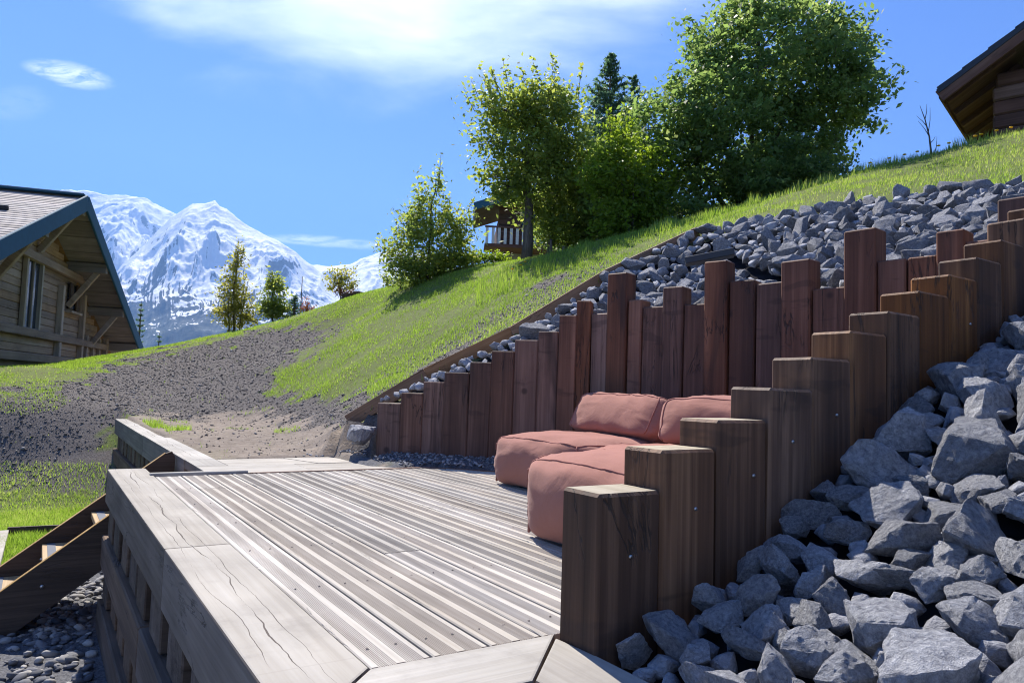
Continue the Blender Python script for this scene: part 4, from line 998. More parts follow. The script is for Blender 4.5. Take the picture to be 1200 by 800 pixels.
# ------------------------------------------------------------------ grass
def blades(name, pos, hgt, wid, mat, lean=0.7):
    n = len(pos); a = rng.uniform(0, 6.283, n); b_ = rng.uniform(0, 6.283, n); ln = rng.uniform(0.1, lean, n)*hgt
    dx, dy = np.cos(a)*wid, np.sin(a)*wid; lx, ly = np.cos(b_)*ln, np.sin(b_)*ln; z0 = np.zeros(n)
    p0 = pos+np.stack([-dx, -dy, z0-0.01], 1); p1 = pos+np.stack([dx, dy, z0-0.01], 1); tp = pos+np.stack([lx, ly, hgt], 1)
    m = np_mesh(name, np.stack([p0, p1, tp], 1).reshape(-1, 3), np.arange(n*3).reshape(-1, 3))
    c = np.clip(rng.normal(0.42, 0.22, n)+0.3*(fbm(pos[:, 0]*0.8, pos[:, 1]*0.8, 71, 3)-0.5)*2+0.18*(proj(pos)[0] > 760), 0, 1)
    fattr(m, 'rnd', np.repeat(c, 3)); return link(name, m, mat)
n = 950000; d_ = np.sqrt(rng.uniform(5.5**2, 25**2, n)); r_ = rng.uniform(-0.80, 0.85, n)*d_
x = r_*math.cos(PSI)+d_*math.sin(PSI); y = -r_*math.sin(PSI)+d_*math.cos(PSI)
z = terrain(x, y); pos = np.stack([x, y, z], 1); mk = masks(pos)
den = fbm(x*1.7, y*1.7, 45, 4); patch = fbm(x*0.9, y*0.9, 91, 4)
yard = (x < 0.55) & (y < 7.35) ; lowlawn = (x < 1.0) & (y >= 7.38) & (z < -0.60)
prob = np.clip((den-0.30)*2.6, 0.10, 1.0)
prob = np.where(mk[0], np.where((x < 1.1) & (patch > 0.58), 0.45, np.where((mk[3] > 430) & (den > 0.40), 0.7, 0.004)), prob)
prob = np.where(mk[1], np.where(den > 0.70, 0.35, 0.002), prob)
tuft = (np.abs(x-1.28-0.05*np.sin(y*3)) < 0.13) & (y > 7.0) & (y < 11.0); prob = np.where(tuft & (den > 0.40), 0.95, prob)
for tx, ty, trr in ((2.05, 9.3, 0.16), (2.35, 8.1, 0.16)): prob = np.where(np.hypot(x-tx, y-ty) < trr*(0.6+den), 0.95, prob)
prob = np.where(lowlawn, 1.0, prob)
right = mk[3] > 780
prob = np.where(right & ~mk[0], prob*0.75, prob)
k = (rng.uniform(0, 1, n) < prob) & ~yard & ~mk[6] & ~mk[7] & ~mk[8] & ~((x > 0.92) & (x < 1.17) & (y < 11.8) & (y > 5))
k &= ~((x < 1.05) & (x > 0.3) & (y < 7.3))
pos = pos[k]; h_ = rng.uniform(0.018, 0.05, len(pos))*(0.75+0.6*den[k]); h_ = np.where(lowlawn[k], h_*1.1, h_)
h_ = np.where(tuft[k], h_*1.6, h_)
tag(blades('grass', pos, h_, 0.0022+0.00030*d_[k], M['grass']), 'bright green grass of the hillside and the small lawn', 'grass', kind='stuff')
n = 110000; x = rng.uniform(-7, 0.95, n); y = rng.uniform(7.36, 10.5, n); z = terrain(x, y); k = (z < -0.60) & (x < 0.9)
pos = np.stack([x, y, z], 1)[k]
tag(blades('lawn', pos, rng.uniform(0.03, 0.075, len(pos)), 0.0042, M['grass']), 'lush bright lawn patch below the soil bank beside the stairs', 'lawn', kind='stuff')
# taller weeds along the crest
n = 9000; a = rng.uniform(560, 1215, n); yy = np.interp(a, [560, 617, 700, 815, 900, 1000, 1100, 1215], [312, 305, 290, 262, 236, 205, 180, 152]); dd_ = rng.uniform(10.8, 12.6, n)
q = np.array([P(i, j, e)[:] for i, j, e in zip(a, yy, dd_)]); q[:, 2] = terrain(q[:, 0], q[:, 1])
tag(blades('weeds', q, rng.uniform(0.06, 0.16, n)*(0.5+vn(a/14, a*0, 5)), 0.006, M['grass'], 0.4), 'taller weeds and meadow grass along the crest of the hill', 'weeds', kind='stuff')
def flowers(pts, sz):
    v, f = blob_base('ico'); vs = []; fs = []
    for i, p in enumerate(pts): vs.append(v*np.array([sz, sz, sz*0.5])+p); fs.append(f+i*len(v))
    m = np_mesh('dandelions', np.concatenate(vs), np.concatenate(fs)); fattr(m, 'rnd', np.full(len(v)*len(pts), 0.5)); return link('dandelions', m, M['flower'])
fl = []
for a, b_, e in [(1042, 191, 11), (1060, 187, 11), (1100, 177, 11), (1112, 178, 10.8), (1143, 173, 10.8), (1168, 160, 10.8), (1185, 156, 10.8), (610, 320, 12), (615, 318, 12.2), (600, 325, 12), (1075, 184, 11), (1150, 168, 10.8), (1020, 199, 11)]:
    p = P(a, b_, e); p.z = ground_z(p.x, p.y)+0.12; fl.append(np.array(p[:]))
tag(flowers(fl, 0.03), 'scattered yellow dandelion heads in the grass', 'flowers', kind='stuff')

# ------------------------------------------------------------------ trees
def leaves_mesh(name, c, size, mat, parent, up_bias=0.5, aspect=0.55, col=None):
    n = len(c); nr = rng.normal(size=(n, 3)); nr[:, 2] = np.abs(nr[:, 2])+up_bias; nr /= np.linalg.norm(nr, axis=1)[:, None]
    t = rng.normal(size=(n, 3)); t[:, 2] -= 0.4; t -= nr*(t*nr).sum(1)[:, None]; t /= np.linalg.norm(t, axis=1)[:, None]; b_ = np.cross(nr, t)
    s = (size*rng.uniform(0.6, 1.3, n))[:, None]
    v = np.stack([c-t*s*0.5, c+b_*s*aspect*0.5+nr*s*0.06, c+t*s*0.5, c-b_*s*aspect*0.5+nr*s*0.06], 1).reshape(-1, 3)
    i = np.arange(n)*4; f = np.stack([i, i+1, i+2, i+3], 1)
    m = np_mesh(name, v, f)
    cc = rng.normal(0.45, 0.2, n) if col is None else col+rng.normal(0, 0.14, n)
    fattr(m, 'rnd', np.repeat(np.clip(cc, 0, 1), 4)); return link(name, m, mat, parent)
def limb(b, p0, p1, r0_, r1_, wob=0.12, seg=6):
    p0 = Vector(p0); p1 = Vector(p1); L = (p1-p0).length; pts = []; rad = []
    o1 = Vector((random.uniform(-1, 1), random.uniform(-1, 1), random.uniform(0, 0.6)))*wob*L
    for i in range(seg+1):
        t = i/seg; pts.append(p0.lerp(p1, t)+o1*math.sin(math.pi*t)+Vector((random.uniform(-1, 1), random.uniform(-1, 1), 0))*0.015*L*(0 < t < 1)); rad.append(r0_+(r1_-r0_)*t)
    b.tube(pts, rad, 6); return pts
def tree(name, label, base_px, d, lobes, mat, leaf, nleaf, trunks, tr_r=0.08, clump=0.17, per=34, shell=0.6, up_bias=0.4, twig=True, sprouts=0, zbase=None, aspect=0.55, droop=0.0):
    s = d/F; q = P(base_px[0], base_px[1], d); zb = ground_z(q.x, q.y) if zbase is None else zbase
    base = Vector((q.x, q.y, zb-0.04)); root = thing(name, label, 'tree', base); ctr = []; wts = []
    L = []
    for (lx, ly, rx, ry, dd) in lobes:
        c = P(lx, ly, d+dd); L.append((c, rx*s, ry*s)); wts.append(rx*rx*ry)
    wts = np.array(wts, float)**0.8; wts /= wts.sum(); ncl = max(4, int(nleaf/per)); cl = []; colr = []
    tb = MB()
    tops = []
    for (tx, ty, rr, off) in trunks:
        p0 = base+Vector((off[0], off[1], 0)); p0.z = base.z; p1 = P(tx, ty, d+off[2]); pts = limb(tb, p0, p1, tr_r*rr, tr_r*rr*0.28, 0.05, 8); tops.append(pts)
    for (c, rx, ry), w in zip(L, wts):
        k = max(2, int(ncl*w)); dv = rng.normal(size=(k, 3)); dv /= np.linalg.norm(dv, axis=1)[:, None]
        rad = rng.uniform(0, 1, k)**(1/3)*(1-shell)+shell*rng.uniform(0.55, 1.08, k)
        rad = np.where(rng.uniform(0, 1, k) < 0.14, rad*1.22, rad*0.93); off = dv*rad[:, None]*np.array([rx, rx*0.9, ry]); cl.append(np.array(c[:])+off); colr.append(np.full(k, 0.45)+rng.normal(0, 0.14, k)+0.10*dv[:, 2])
        tp = min((p for pts in tops for p in pts[3:]), key=lambda p: (p-c).length+(max(0, p.z-c.z)*2))
        if twig:
            bp = limb(tb, tp, c, tr_r*0.32, tr_r*0.10, 0.12, 5)
            for j in range(min(k, 9)): limb(tb, bp[random.randint(2, 5)], Vector(cl[-1][j]), tr_r*0.10, 0.004, 0.1, 3)
    cl = np.concatenate(cl); colr = np.concatenate(colr)
    # long shoots that break the outline
    c0 = cl.mean(0); far_ = np.argsort(-(np.linalg.norm((cl-c0)/np.array([1, 1, 0.9]), axis=1)+rng.uniform(0, 0.8, len(cl))))[:max(6, len(cl)//14)]
    ex, ec = [], []
    for j in far_:
        dv = (cl[j]-c0); dv /= np.linalg.norm(dv)+1e-6; dv = dv*0.7+np.array([0, 0, 0.75]); ln = random.uniform(0.5, 1.0)*clump*3.2
        if random.random() < 0.6: limb(tb, Vector(cl[j]), Vector(cl[j]+dv*ln), 0.008, 0.003, 0.05, 3)
        for u_ in np.linspace(0.25, 1, 4): ex.append(cl[j]+dv*ln*u_); ec.append(0.6)
    nmain = len(cl)
    # keep the clumps above the ground
    gz = terrain(cl[:, 0], cl[:, 1]); cl[:, 2] = np.maximum(cl[:, 2], gz+0.15)
    i = np.repeat(np.arange(len(cl)), per); sg = clump*rng.uniform(0.6, 1.3, len(cl))[i]
    o = rng.normal(size=(len(i), 3))*np.array([1.15, 1.15, 0.5+droop])*sg[:, None]
    if droop: o[:, 2] -= np.abs(rng.normal(size=len(i)))*sg*droop
    pos = cl[i]+o; cv = colr[i]
    if ex:
        ex = np.repeat(np.array(ex), 5, 0); pos = np.concatenate([pos, ex+rng.normal(size=ex.shape)*clump*0.35]); cv = np.concatenate([cv, np.full(len(ex), 0.6)])
    gz = terrain(pos[:, 0], pos[:, 1]); kk = pos[:, 2] > gz+0.03; pos = pos[kk]
    tk = tb.build('trunk', M['bark'], root); tk.matrix_parent_inverse = Matrix.Translation(-base)
    cr = leaves_mesh('crown', pos, leaf, mat, root, up_bias, aspect, cv[kk]); cr.matrix_parent_inverse = Matrix.Translation(-base)
    return root
def spruce(name, label, px, ytop, ybase, d, wpx, mat, n_w=26, zbase=None, leaf=0.10, dens=1.0):
    s = d/F; top = P(px, ytop, d); base = P(px, ybase, d); zb = ground_z(base.x, base.y) if zbase is None else zbase
    base = Vector((top.x, top.y, zb-0.04)); hh = top.z-base.z; root = thing(name, label, 'tree', base); tb = MB()
    tb.tube([base, base.lerp(top, 0.5), top], [0.05+0.012*hh, 0.03+0.006*hh, 0.006], 7); pos = []
    for k in range(n_w):
        t = 1-(k/n_w)**0.9; z = base.z+hh*(1-t*0.94); rr = wpx*s*t**0.70*random.uniform(0.8, 1.1)+0.03
        for j in range(7):
            a = random.uniform(0, 6.28); L = rr*random.uniform(0.7, 1.1); dr = Vector((math.cos(a), math.sin(a), 0)); up__ = 0.35*(1-t)+0.12
            p0 = Vector((base.x, base.y, z)); p1 = p0+dr*L*0.6+Vector((0, 0, L*(up__-0.22))); p2 = p0+dr*L+Vector((0, 0, L*(up__)))
            tb.tube([p0, p1, p2], [0.012, 0.008, 0.003], 4, False)
            m_ = int(24*dens*max(0.25, L))+6; u_ = rng.uniform(0.15, 1.02, m_)[:, None]
            A, B, D = np.array(p0), np.array(p1), np.array(p2); c = A*(1-u_)**2+2*B*u_*(1-u_)+D*u_**2
            pos.append(c+rng.normal(size=(m_, 3))*np.array([0.045, 0.045, 0.03])*(0.25+L))
    pos = np.concatenate(pos); tk = tb.build('trunk', M['bark'], root); tk.matrix_parent_inverse = Matrix.Translation(-base)
    cr = leaves_mesh('crown', pos, leaf, mat, root, 0.2, 0.28); cr.matrix_parent_inverse = Matrix.Translation(-base); return root
random.seed(5)
# the big rowan on the crest
tree('rowan_tree', 'tall broad dark green tree on the crest with many stems', (880, 245), 14.5,
     [(905, 75, 105, 75, 0), (960, 110, 72, 62, 0), (985, 70, 48, 48, 0), (1005, 120, 34, 40, 0), (850, 60, 55, 50, 0.4), (880, 20, 40, 32, 0), (940, 35, 55, 38, 0), (985, 35, 32, 28, 0), (840, 120, 62, 60, -0.5), (800, 150, 55, 50, -0.4),
      (860, 165, 75, 55, -0.6), (930, 160, 68, 45, 0.3), (780, 190, 50, 48, -0.2), (850, 215, 62, 40, 0), (760, 150, 38, 40, 0), (900, 200, 60, 35, 0.4), (1020, 105, 20, 14, 0), (790, 235, 50, 28, 0), (838, 80, 30, 34, 0.2), (960, 178, 38, 25, 0.5),
      (745, 240, 45, 36, -0.5), (800, 250, 60, 26, -0.6), (880, 232, 70, 24, -0.4), (728, 205, 34, 42, 0.3), (940, 215, 45, 22, -0.2), (858, 8, 20, 26, 0), (885, -8, 12, 18, 0), (925, 8, 16, 18, 0), (962, 12, 14, 16, 0), (1010, 50, 14, 18, 0), (1026, 82, 14, 10, 0)],
     M['leaf_big'], 0.125, 44000, [(890, 60, 1, (0, 0, 0)), (950, 70, 0.9, (0.25, 0, 0.2)), (830, 110, 0.8, (-0.3, 0, 0)), (985, 90, 0.7, (0.3, 0.1, 0)), (790, 150, 0.7, (-0.5, 0, 0)), (915, 100, 0.8, (0.1, 0.1, 0.3))], 0.085, 0.15, 40)
tree('hazel_bush', 'bright lime green bush glowing in the sun beside the tall dark tree', (735, 280), 13.2,
     [(712, 205, 26, 35, 0), (728, 175, 24, 28, 0), (745, 230, 34, 42, 0.3), (700, 215, 16, 24, 0), (725, 255, 24, 22, 0), (765, 205, 26, 40, 0.4), (715, 270, 16, 14, 0)],
     M['leaf_lime'], 0.105, 7500, [(725, 190, 1, (0, 0, 0)), (745, 210, 0.8, (0.2, 0, 0))], 0.04, 0.13, 22)
tree('birch_tree', 'leafy tree with a straight grey trunk in front of the far chalet balcony', (617, 305), 14.5,
     [(600, 130, 40, 32, 0), (640, 125, 42, 28, 0), (575, 165, 20, 24, 0), (620, 175, 48, 40, 0), (660, 150, 34, 36, 0), (580, 205, 22, 16, 0), (640, 215, 52, 38, 0.3), (596, 218, 24, 22, 0), (672, 200, 32, 40, 0.4), (655, 258, 45, 30, 0.5), (690, 245, 30, 40, 0.8),
      (610, 108, 12, 12, 0), (650, 108, 14, 10, 0), (565, 125, 10, 10, 0), (700, 275, 30, 18, 0.8), (698, 225, 26, 42, 0.6)],
     M['leaf_birch'], 0.11, 21000, [(620, 140, 1, (0, 0, 0)), (655, 170, 0.45, (0.55, 0.1, 0.3)), (690, 230, 0.3, (1.0, 0.2, 0.6))], 0.125, 0.14, 36, droop=0.3)
spruce('spruce_tree', 'pointed dark spruce rising behind the leafy trees', 716, 62, 300, 18.5, 78, M['needle'], 44, leaf=0.13, dens=4.0)
spruce('spruce_tree', 'thin spruce top showing right behind the bright lime bush', 742, 88, 300, 20.5, 52, M['needle'], 40, leaf=0.12, dens=3.2)
tree('young_tree', 'young slender tree with pointed top standing alone on the grass', (500, 345), 16.0,
     [(500, 290, 42, 38, 0), (475, 300, 26, 30, 0), (525, 285, 30, 36, 0), (505, 250, 26, 28, 0), (490, 255, 20, 22, 0), (540, 265, 16, 24, 0), (512, 225, 8, 16, 0), (462, 290, 14, 16, 0), (500, 320, 40, 20, 0), (535, 305, 24, 28, 0), (480, 262, 12, 14, 0)],
     M['leaf_birch'], 0.10, 8500, [(511, 210, 1, (0, 0, 0)), (480, 270, 0.6, (-0.15, 0, 0)), (535, 260, 0.6, (0.15, 0, 0))], 0.04, 0.13, 20)
tree('yellow_sapling', 'slim yellowish tree in front of the snowy mountain', (274, 390), 21.0,
     [(277, 335, 11, 30, 0), (268, 350, 12, 26, 0), (285, 355, 10, 24, 0), (279, 308, 6, 14, 0), (262, 368, 9, 14, 0), (292, 372, 9, 14, 0), (276, 372, 13, 16, 0)],
     M['leaf_yellow'], 0.095, 3400, [(279, 300, 1, (0, 0, 0)), (290, 330, 0.6, (0.12, 0, 0)), (268, 335, 0.6, (-0.1, 0, 0)), (287, 310, 0.4, (0.2, 0, 0))], 0.04, 0.11, 16)
tree('small_tree', 'small dark green tree beside the slim yellowish one', (322, 376), 21.5,
     [(322, 350, 12, 20, 0), (318, 362, 14, 12, 0), (328, 365, 10, 10, 0), (321, 335, 8, 10, 0)], M['leaf_birch'], 0.10, 2600, [(322, 330, 1, (0, 0, 0))], 0.035, 0.11, 16)
spruce('small_spruce', 'little dark spruce next to the small tree on the grass', 346, 345, 375, 21.5, 12, M['needle'], 12, leaf=0.09)
tree('small_birch', 'thin pale small birch near the dark planter boxes', (398, 352), 21.0, [(392, 325, 9, 8, 0), (403, 322, 10, 9, 0), (410, 332, 6, 10, 0), (397, 335, 10, 8, 0)], M['leaf_yellow'], 0.085, 1000, [(400, 315, 1, (0, 0, 0)), (408, 320, 0.7, (0.1, 0, 0))], 0.03, 0.1, 14)
tree('russet_shrub', 'low russet shrub under the thin pale birch', (404, 350), 20.6, [(403, 343, 9, 6, 0), (412, 346, 6, 5, 0)], M['leaf_red'], 0.06, 420, [(404, 342, 1, (0, 0, 0))], 0.015, 0.08, 14)
tree('russet_shrub', 'tiny russet shrub beside the little dark spruce', (362, 368), 20.6, [(361, 362, 6, 6, 0)], M['leaf_red'], 0.06, 220, [(361, 360, 1, (0, 0, 0))], 0.015, 0.08, 14)
spruce('small_spruce', 'dark spruce peeking out behind the chalet eave', 166, 352, 405, 30, 11, M['needle'], 16, zbase=-0.2, leaf=0.12)
spruce('small_spruce', 'tiny spruce tip just above the grass beside the chalet eave', 187, 389, 405, 30, 6, M['needle'], 8, zbase=0.6, leaf=0.10)
tree('broad_bush', 'low dense bush at the right foot of the tall dark tree', (950, 218), 13.8, [(930, 205, 40, 22, 0), (965, 200, 28, 20, 0), (890, 218, 40, 22, 0), (985, 208, 14, 10, 0)], M['leaf_big'], 0.09, 6000, [(930, 200, 1, (0, 0, 0))], 0.03, 0.12, 22)
tree('broad_bush', 'dark bush filling the shade behind the grey-trunked tree', (690, 290), 15.6, [(690, 262, 40, 30, 0), (660, 275, 28, 20, 0), (730, 262, 40, 30, 0), (765, 255, 40, 25, 0)], M['leaf_big'], 0.09, 7000, [(690, 260, 1, (0, 0, 0))], 0.03, 0.13, 22)
tree('low_shrub', 'low leafy shrub in the grass beside the young slender tree', (570, 312), 16.5, [(565, 302, 16, 10, 0), (585, 305, 14, 8, 0), (545, 318, 16, 9, 0)], M['leaf_lime'], 0.08, 1500, [(565, 300, 1, (0, 0, 0))], 0.02, 0.1, 16)
tree('low_shrub', 'low dark weedy shrub at the foot of the young slender tree', (470, 338), 16.5, [(465, 330, 16, 8, 0), (500, 332, 18, 9, 0)], M['leaf_birch'], 0.07, 900, [(470, 328, 1, (0, 0, 0))], 0.02, 0.09, 16)
# bare sapling
bs = thing('bare_sapling', 'leafless thin sapling on the crest by the dark cabin', 'sapling', P(1092, 183, 11.2)); b = MB(); o_ = P(1092, 183, 11.2)
stem = [P(1092, 186, 11.2)-o_, P(1089, 160, 11.2)-o_, P(1084, 140, 11.2)-o_, P(1078, 124, 11.2)-o_]; b.tube(stem, [0.016, 0.012, 0.008, 0.003], 6); b.build('stem', M['bark'], bs)
for a, c, d1, e in [(1086, 148, 1074, 136), (1088, 155, 1090, 126), (1084, 140, 1086, 122), (1089, 160, 1076, 142), (1090, 168, 1096, 160), (1095, 182, 1098, 160)]:
    b = MB(); b.tube([P(a, c, 11.2)-o_, P((a+d1)/2+1, (c+e)/2, 11.15)-o_, P(d1, e, 11.1)-o_], [0.007, 0.005, 0.002], 5); b.build('twig', M['bark'], bs)
# small stakes, planter boxes
for i, (px, y0, y1, dd_, lab) in enumerate([(645, 281, 303, 14.2, 'thick grey stake in the shade right of the grey tree trunk'), (660, 289, 304, 13.6, 'short pale stake standing in the grass under the trees'), (700, 281, 292, 13.2, 'thin grey stake at the edge of the dark bush'), (709, 284, 291, 13.0, 'shortest thin stake at the edge of the dark bush')]):
    p = P(px, y1, dd_); z0_ = ground_z(p.x, p.y); zt_ = P(px, y0, dd_).z; b = MB(); b.tube([(0, 0, -0.08), (0.005, 0, (zt_-z0_)*0.5), (0, 0, zt_-z0_)], [0.032 if i < 2 else 0.022]*2+[0.02], 7)
    b.box((0, 0, zt_-z0_+0.004), (0.05, 0.05, 0.012)); tag(b.build('stake', M['bark'], None, (p.x, p.y, z0_)), lab, 'stake', 'stakes under the trees')
for px, lab in ((411, 'dark low planter box near the thin pale birch'), (420, 'smaller dark planter box next to the low shrub on the grass')):
    p = P(px, 353, 19.5); z0_ = ground_z(p.x, p.y); w_ = 0.32 if px == 411 else 0.22; r_o = thing('planter_box', lab, 'planter', (p.x, p.y, z0_), 0.5, 'dark planter boxes on the grass')
    for sx, sy, lx, ly in ((0, -1, 1, 0), (0, 1, 1, 0), (-1, 0, 0, 1), (1, 0, 0, 1)): boxpart('side', (sx*w_/2, sy*w_/2, 0.07), (0.02 if sx else w_-0.021, 0.02 if sy else w_+0.02, 0.24), M['stringer'], r_o)
    boxpart('soil', (0, 0, 0.14), (w_-0.03, w_-0.03, 0.04), M['dark_soil'], r_o)
p = P(352, 368, 22.5); z0_ = ground_z(p.x, p.y); pt = P(351, 325, 22.5); ub = thing('utility_pole', 'very thin dark pole rising above the little dark spruce', 'pole', (p.x, p.y, z0_))
b = MB(); b.tube([(0, 0, -0.1), (0, 0, (pt.z-z0_)*0.5), (0, 0, pt.z-z0_)], [0.022, 0.018, 0.010], 6); b.build('shaft', M['bark'], ub); boxpart('cap', (0, 0, pt.z-z0_+0.01), (0.035, 0.035, 0.02), M['darkmetal'], ub)

# ------------------------------------------------------------------ chalet on the left
def uvec(r_, d_):
    a = rd(r_, d_); return math.atan2(a[1], a[0])
KH = 1.2; ap = P(101, 231, 16.0*KH); zg_ = -0.6
ch = thing('chalet', 'timber chalet with a blue-edged shingle roof below the snowy mountain', 'house', (ap.x, ap.y, CAM.z-1.2*KH), uvec(-0.296, 0.955)); ch.scale = (KH, KH, KH)
TP = 0.395; HWR, HWL = 7.85, 6.2; RL = 9.0; za = (ap.z-CAM.z)/KH+CAM.z-zg_
def roofz(s): return za-TP*abs(s)
ang = math.atan(TP)
for sgn, hw in ((1, HWR), (-1, HWL)):
    Ls = hw/math.cos(ang); mid = sgn*hw/2
    rf = boxpart('roof', (mid, RL/2+0.02, roofz(hw/2)-0.10), (Ls, RL-0.04, 0.10), M['soffit'], ch, (0, sgn*ang, 0), bev=0)
    bx_ = boxpart('bargeboard', (mid, -0.03, roofz(hw/2)-0.13), (Ls+0.02, 0.05, 0.34), M['bluemetal'], ch, (0, sgn*ang, 0), bev=0.01)
    boxpart('gutter', (sgn*(hw+0.05), RL/2, roofz(hw)-0.14), (0.12, RL, 0.14), M['bluemetal'], ch, bev=0.02)
    # shingle courses, each its own strip lapping the one below
    nC = 34 if sgn < 0 else 20; step = Ls/nC
    for k in range(nC):
        c = (k+0.5)*hw/nC
        boxpart('shingle_course', (sgn*c, RL/2+0.03, roofz(c)-0.025), (step*1.18, RL-0.10, 0.018), M['shingle'], rf if False else ch, (0, sgn*(ang-0.05), 0), bev=0)
    # soffit boards under the overhang at the gable
    for k in range(12):
        c = (k+0.5)*hw/12
        boxpart('soffit_board', (sgn*c, 0.45, roofz(c)-0.165), (Ls/12*0.96, 0.85, 0.02), M['greywood'], ch, (0, sgn*ang, 0), bev=0)
boxpart('ridge_cap', (0, RL/2, za+0.02), (0.36, RL, 0.06), M['bluemetal'], ch, bev=0.02)
boxpart('roof_band', (-0.42, RL/2+1.2, roofz(0.42)+0.035), (0.34, RL-2.4, 0.05), M['bluemetal'], ch, (0, -ang, 0), bev=0.01)
cb = boxpart('chimney', (-0.9, 5.6, roofz(0.9)+0.15), (0.7, 0.8, 0.9), M['bluemetal'], ch, bev=0.02)
boxpart('chimney_cap', (0, 0, 0.48), (0.85, 0.95, 0.06), M['darkmetal'], cb, bev=0.01)
for k in range(7): boxpart('snow_guard', (-2.2, 1.0+1.1*k, roofz(2.2)+0.03), (0.06, 0.5, 0.10), M['darkmetal'], ch, (0, -ang, 0), bev=0.01)
wy = 0.85                                                          # wall plane
PH = 0.165; z = 0.0; k = 0
while z < za-0.4:
    s1 = min(6.55, (za-0.28-(z+PH))/TP); s0 = -min(5.4, (za-0.28-(z+PH))/TP)
    if s1 > 0.3: boxpart('plank', ((s0+s1)/2, wy+0.06+0.004*(k % 2), z+PH/2), (s1-s0, 0.10, PH-0.006), M['log'], ch, bev=0.012)
    z += PH; k += 1
boxpart('side_wall', (6.45, wy+3.6, 1.2), (0.12, 7.0, 2.6), M['log'], ch, bev=0); boxpart('side_wall', (-5.3, wy+3.6, 1.1), (0.12, 7.0, 2.4), M['log'], ch, bev=0)
def zz(y, d): return P(40, y, d).z-zg_
for s in (-5.4, 1.75, 3.75, 6.55):
    top_ = min(roofz(s)-0.25, 3.35 if s < 6 else 9)
    boxpart('wall_post', (s, wy-0.05, top_/2), (0.17 if s < 6 else 0.26, 0.13, top_), M['logv'], ch, bev=0.01)
for z_, s0, s1 in ((zz(393, 16.5), -5.4, 6.4), (zz(306, 16), -2.5, 4.6), (zz(420, 16.5), -5.4, 6.4)):
    boxpart('rail', ((s0+s1)/2, wy-0.075, z_), (s1-s0, 0.12, 0.17), M['log'], ch, bev=0.01)
for i in range(3):
    s = 4.4+0.7*i; boxpart('wall_post', (s, wy-0.03, 1.2), (0.10, 0.09, 2.2), M['logv'], ch, bev=0.01)
wi = boxpart('window', (-0.32, wy-0.005, (zz(305, 15.4)+zz(385, 15.4))/2), (0.86, 0.04, 1.42), M['glass'], ch, bev=0)
for dx in (-0.5, 0.5): boxpart('frame', (dx, -0.04, 0), (0.10, 0.09, 1.6), M['frame'], wi, bev=0.006)
for dz_ in (-0.76, 0.76): boxpart('frame', (0, -0.042, dz_), (0.9, 0.085, 0.09), M['frame'], wi, bev=0.006)
boxpart('mullion', (0, -0.03, 0), (0.05, 0.05, 1.42), M['frame'], wi, bev=0.004)
wi = boxpart('window', (2.85, wy-0.005, 3.18), (0.62, 0.04, 0.62), M['glass'], ch, bev=0)
for dx in (-0.30, 0.30): boxpart('shutter', (dx, -0.05, 0), (0.28, 0.04, 0.66), M['stringer'], wi, bev=0.004)
boxpart('sill', (0, -0.06, -0.40), (1.0, 0.16, 0.06), M['logv'], wi, bev=0.006)
for s in (-4.8, -2.4, 0.0, 2.45, 4.75, 7.0):
    zt_ = roofz(s)-0.30
    pu = boxpart('purlin', (s, 0.46, zt_), (0.20, 0.9, 0.24), M['greywood'], ch, bev=0.012)
    barpart('brace', (s, wy-0.02, zt_-1.0), (s, 0.22, zt_-0.10), 0.13, 0.13, M['logv'], ch, 0.01)
# open lean-to under the far eave
for yy in (2.3, 4.2, 6.2): boxpart('porch_post', (7.42, yy, 1.0), (0.16, 0.16, 2.0), M['logv'], ch, bev=0.01)
for z_ in (1.30, 1.53, 1.76): boxpart('porch_plank', (7.3, 4.2, z_), (0.04, 5.4, 0.17), M['soffit'], ch, bev=0.004)

# ------------------------------------------------------------------ cabin on the crest
ec = P(1101, 104, 13.0); cz = ground_z(ec.x+2, ec.y)-0.3
cb_ = thing('cabin', 'dark log cabin with wide eaves on top of the grassy crest', 'house', (ec.x, ec.y, cz), uvec(0.755, -0.656))
ez = ec.z-cz; TPc = 0.64; hw = 3.6; an = math.atan(TPc); Lr = hw/math.cos(an)
for sgn, x0 in ((-1, 0.0), (1, 2*hw)):
    xm = hw/2 if sgn < 0 else 1.5*hw
    boxpart('roof', (xm, 3.0, ez+TPc*hw/2-0.07), (Lr, 5.9, 0.08), M['logred'], cb_, (0, sgn*an, 0), bev=0)
    for k in range(9):
        c = (k+0.5)*hw/9; xx = c if sgn < 0 else 2*hw-c
        boxpart('roof_sheet', (xx, 3.0, ez+TPc*c+0.005), (Lr/9*1.12, 6.1, 0.04), M['darkmetal'], cb_, (0, sgn*(an-0.05), 0), bev=0)
    boxpart('bargeboard', (xm, -0.02, ez+TPc*hw/2-0.16), (Lr, 0.05, 0.24), M['logred'], cb_, (0, sgn*an, 0), bev=0.008)
    boxpart('bargeboard', (xm, -0.03, ez+TPc*hw/2-0.05), (Lr+0.06, 0.05, 0.09), M['darkmetal'], cb_, (0, sgn*an, 0), bev=0.008)
for k in range(8): barpart('rafter', (0.05, 0.35+0.75*k, ez-0.12), (1.1, 0.35+0.75*k, ez-0.12+1.05*TPc), 0.10, 0.14, M['logred'], cb_, 0.008)
boxpart('fascia', (0.0, 3.0, ez-0.07), (0.04, 5.95, 0.20), M['logred'], cb_, bev=0.006)
z = 0.0
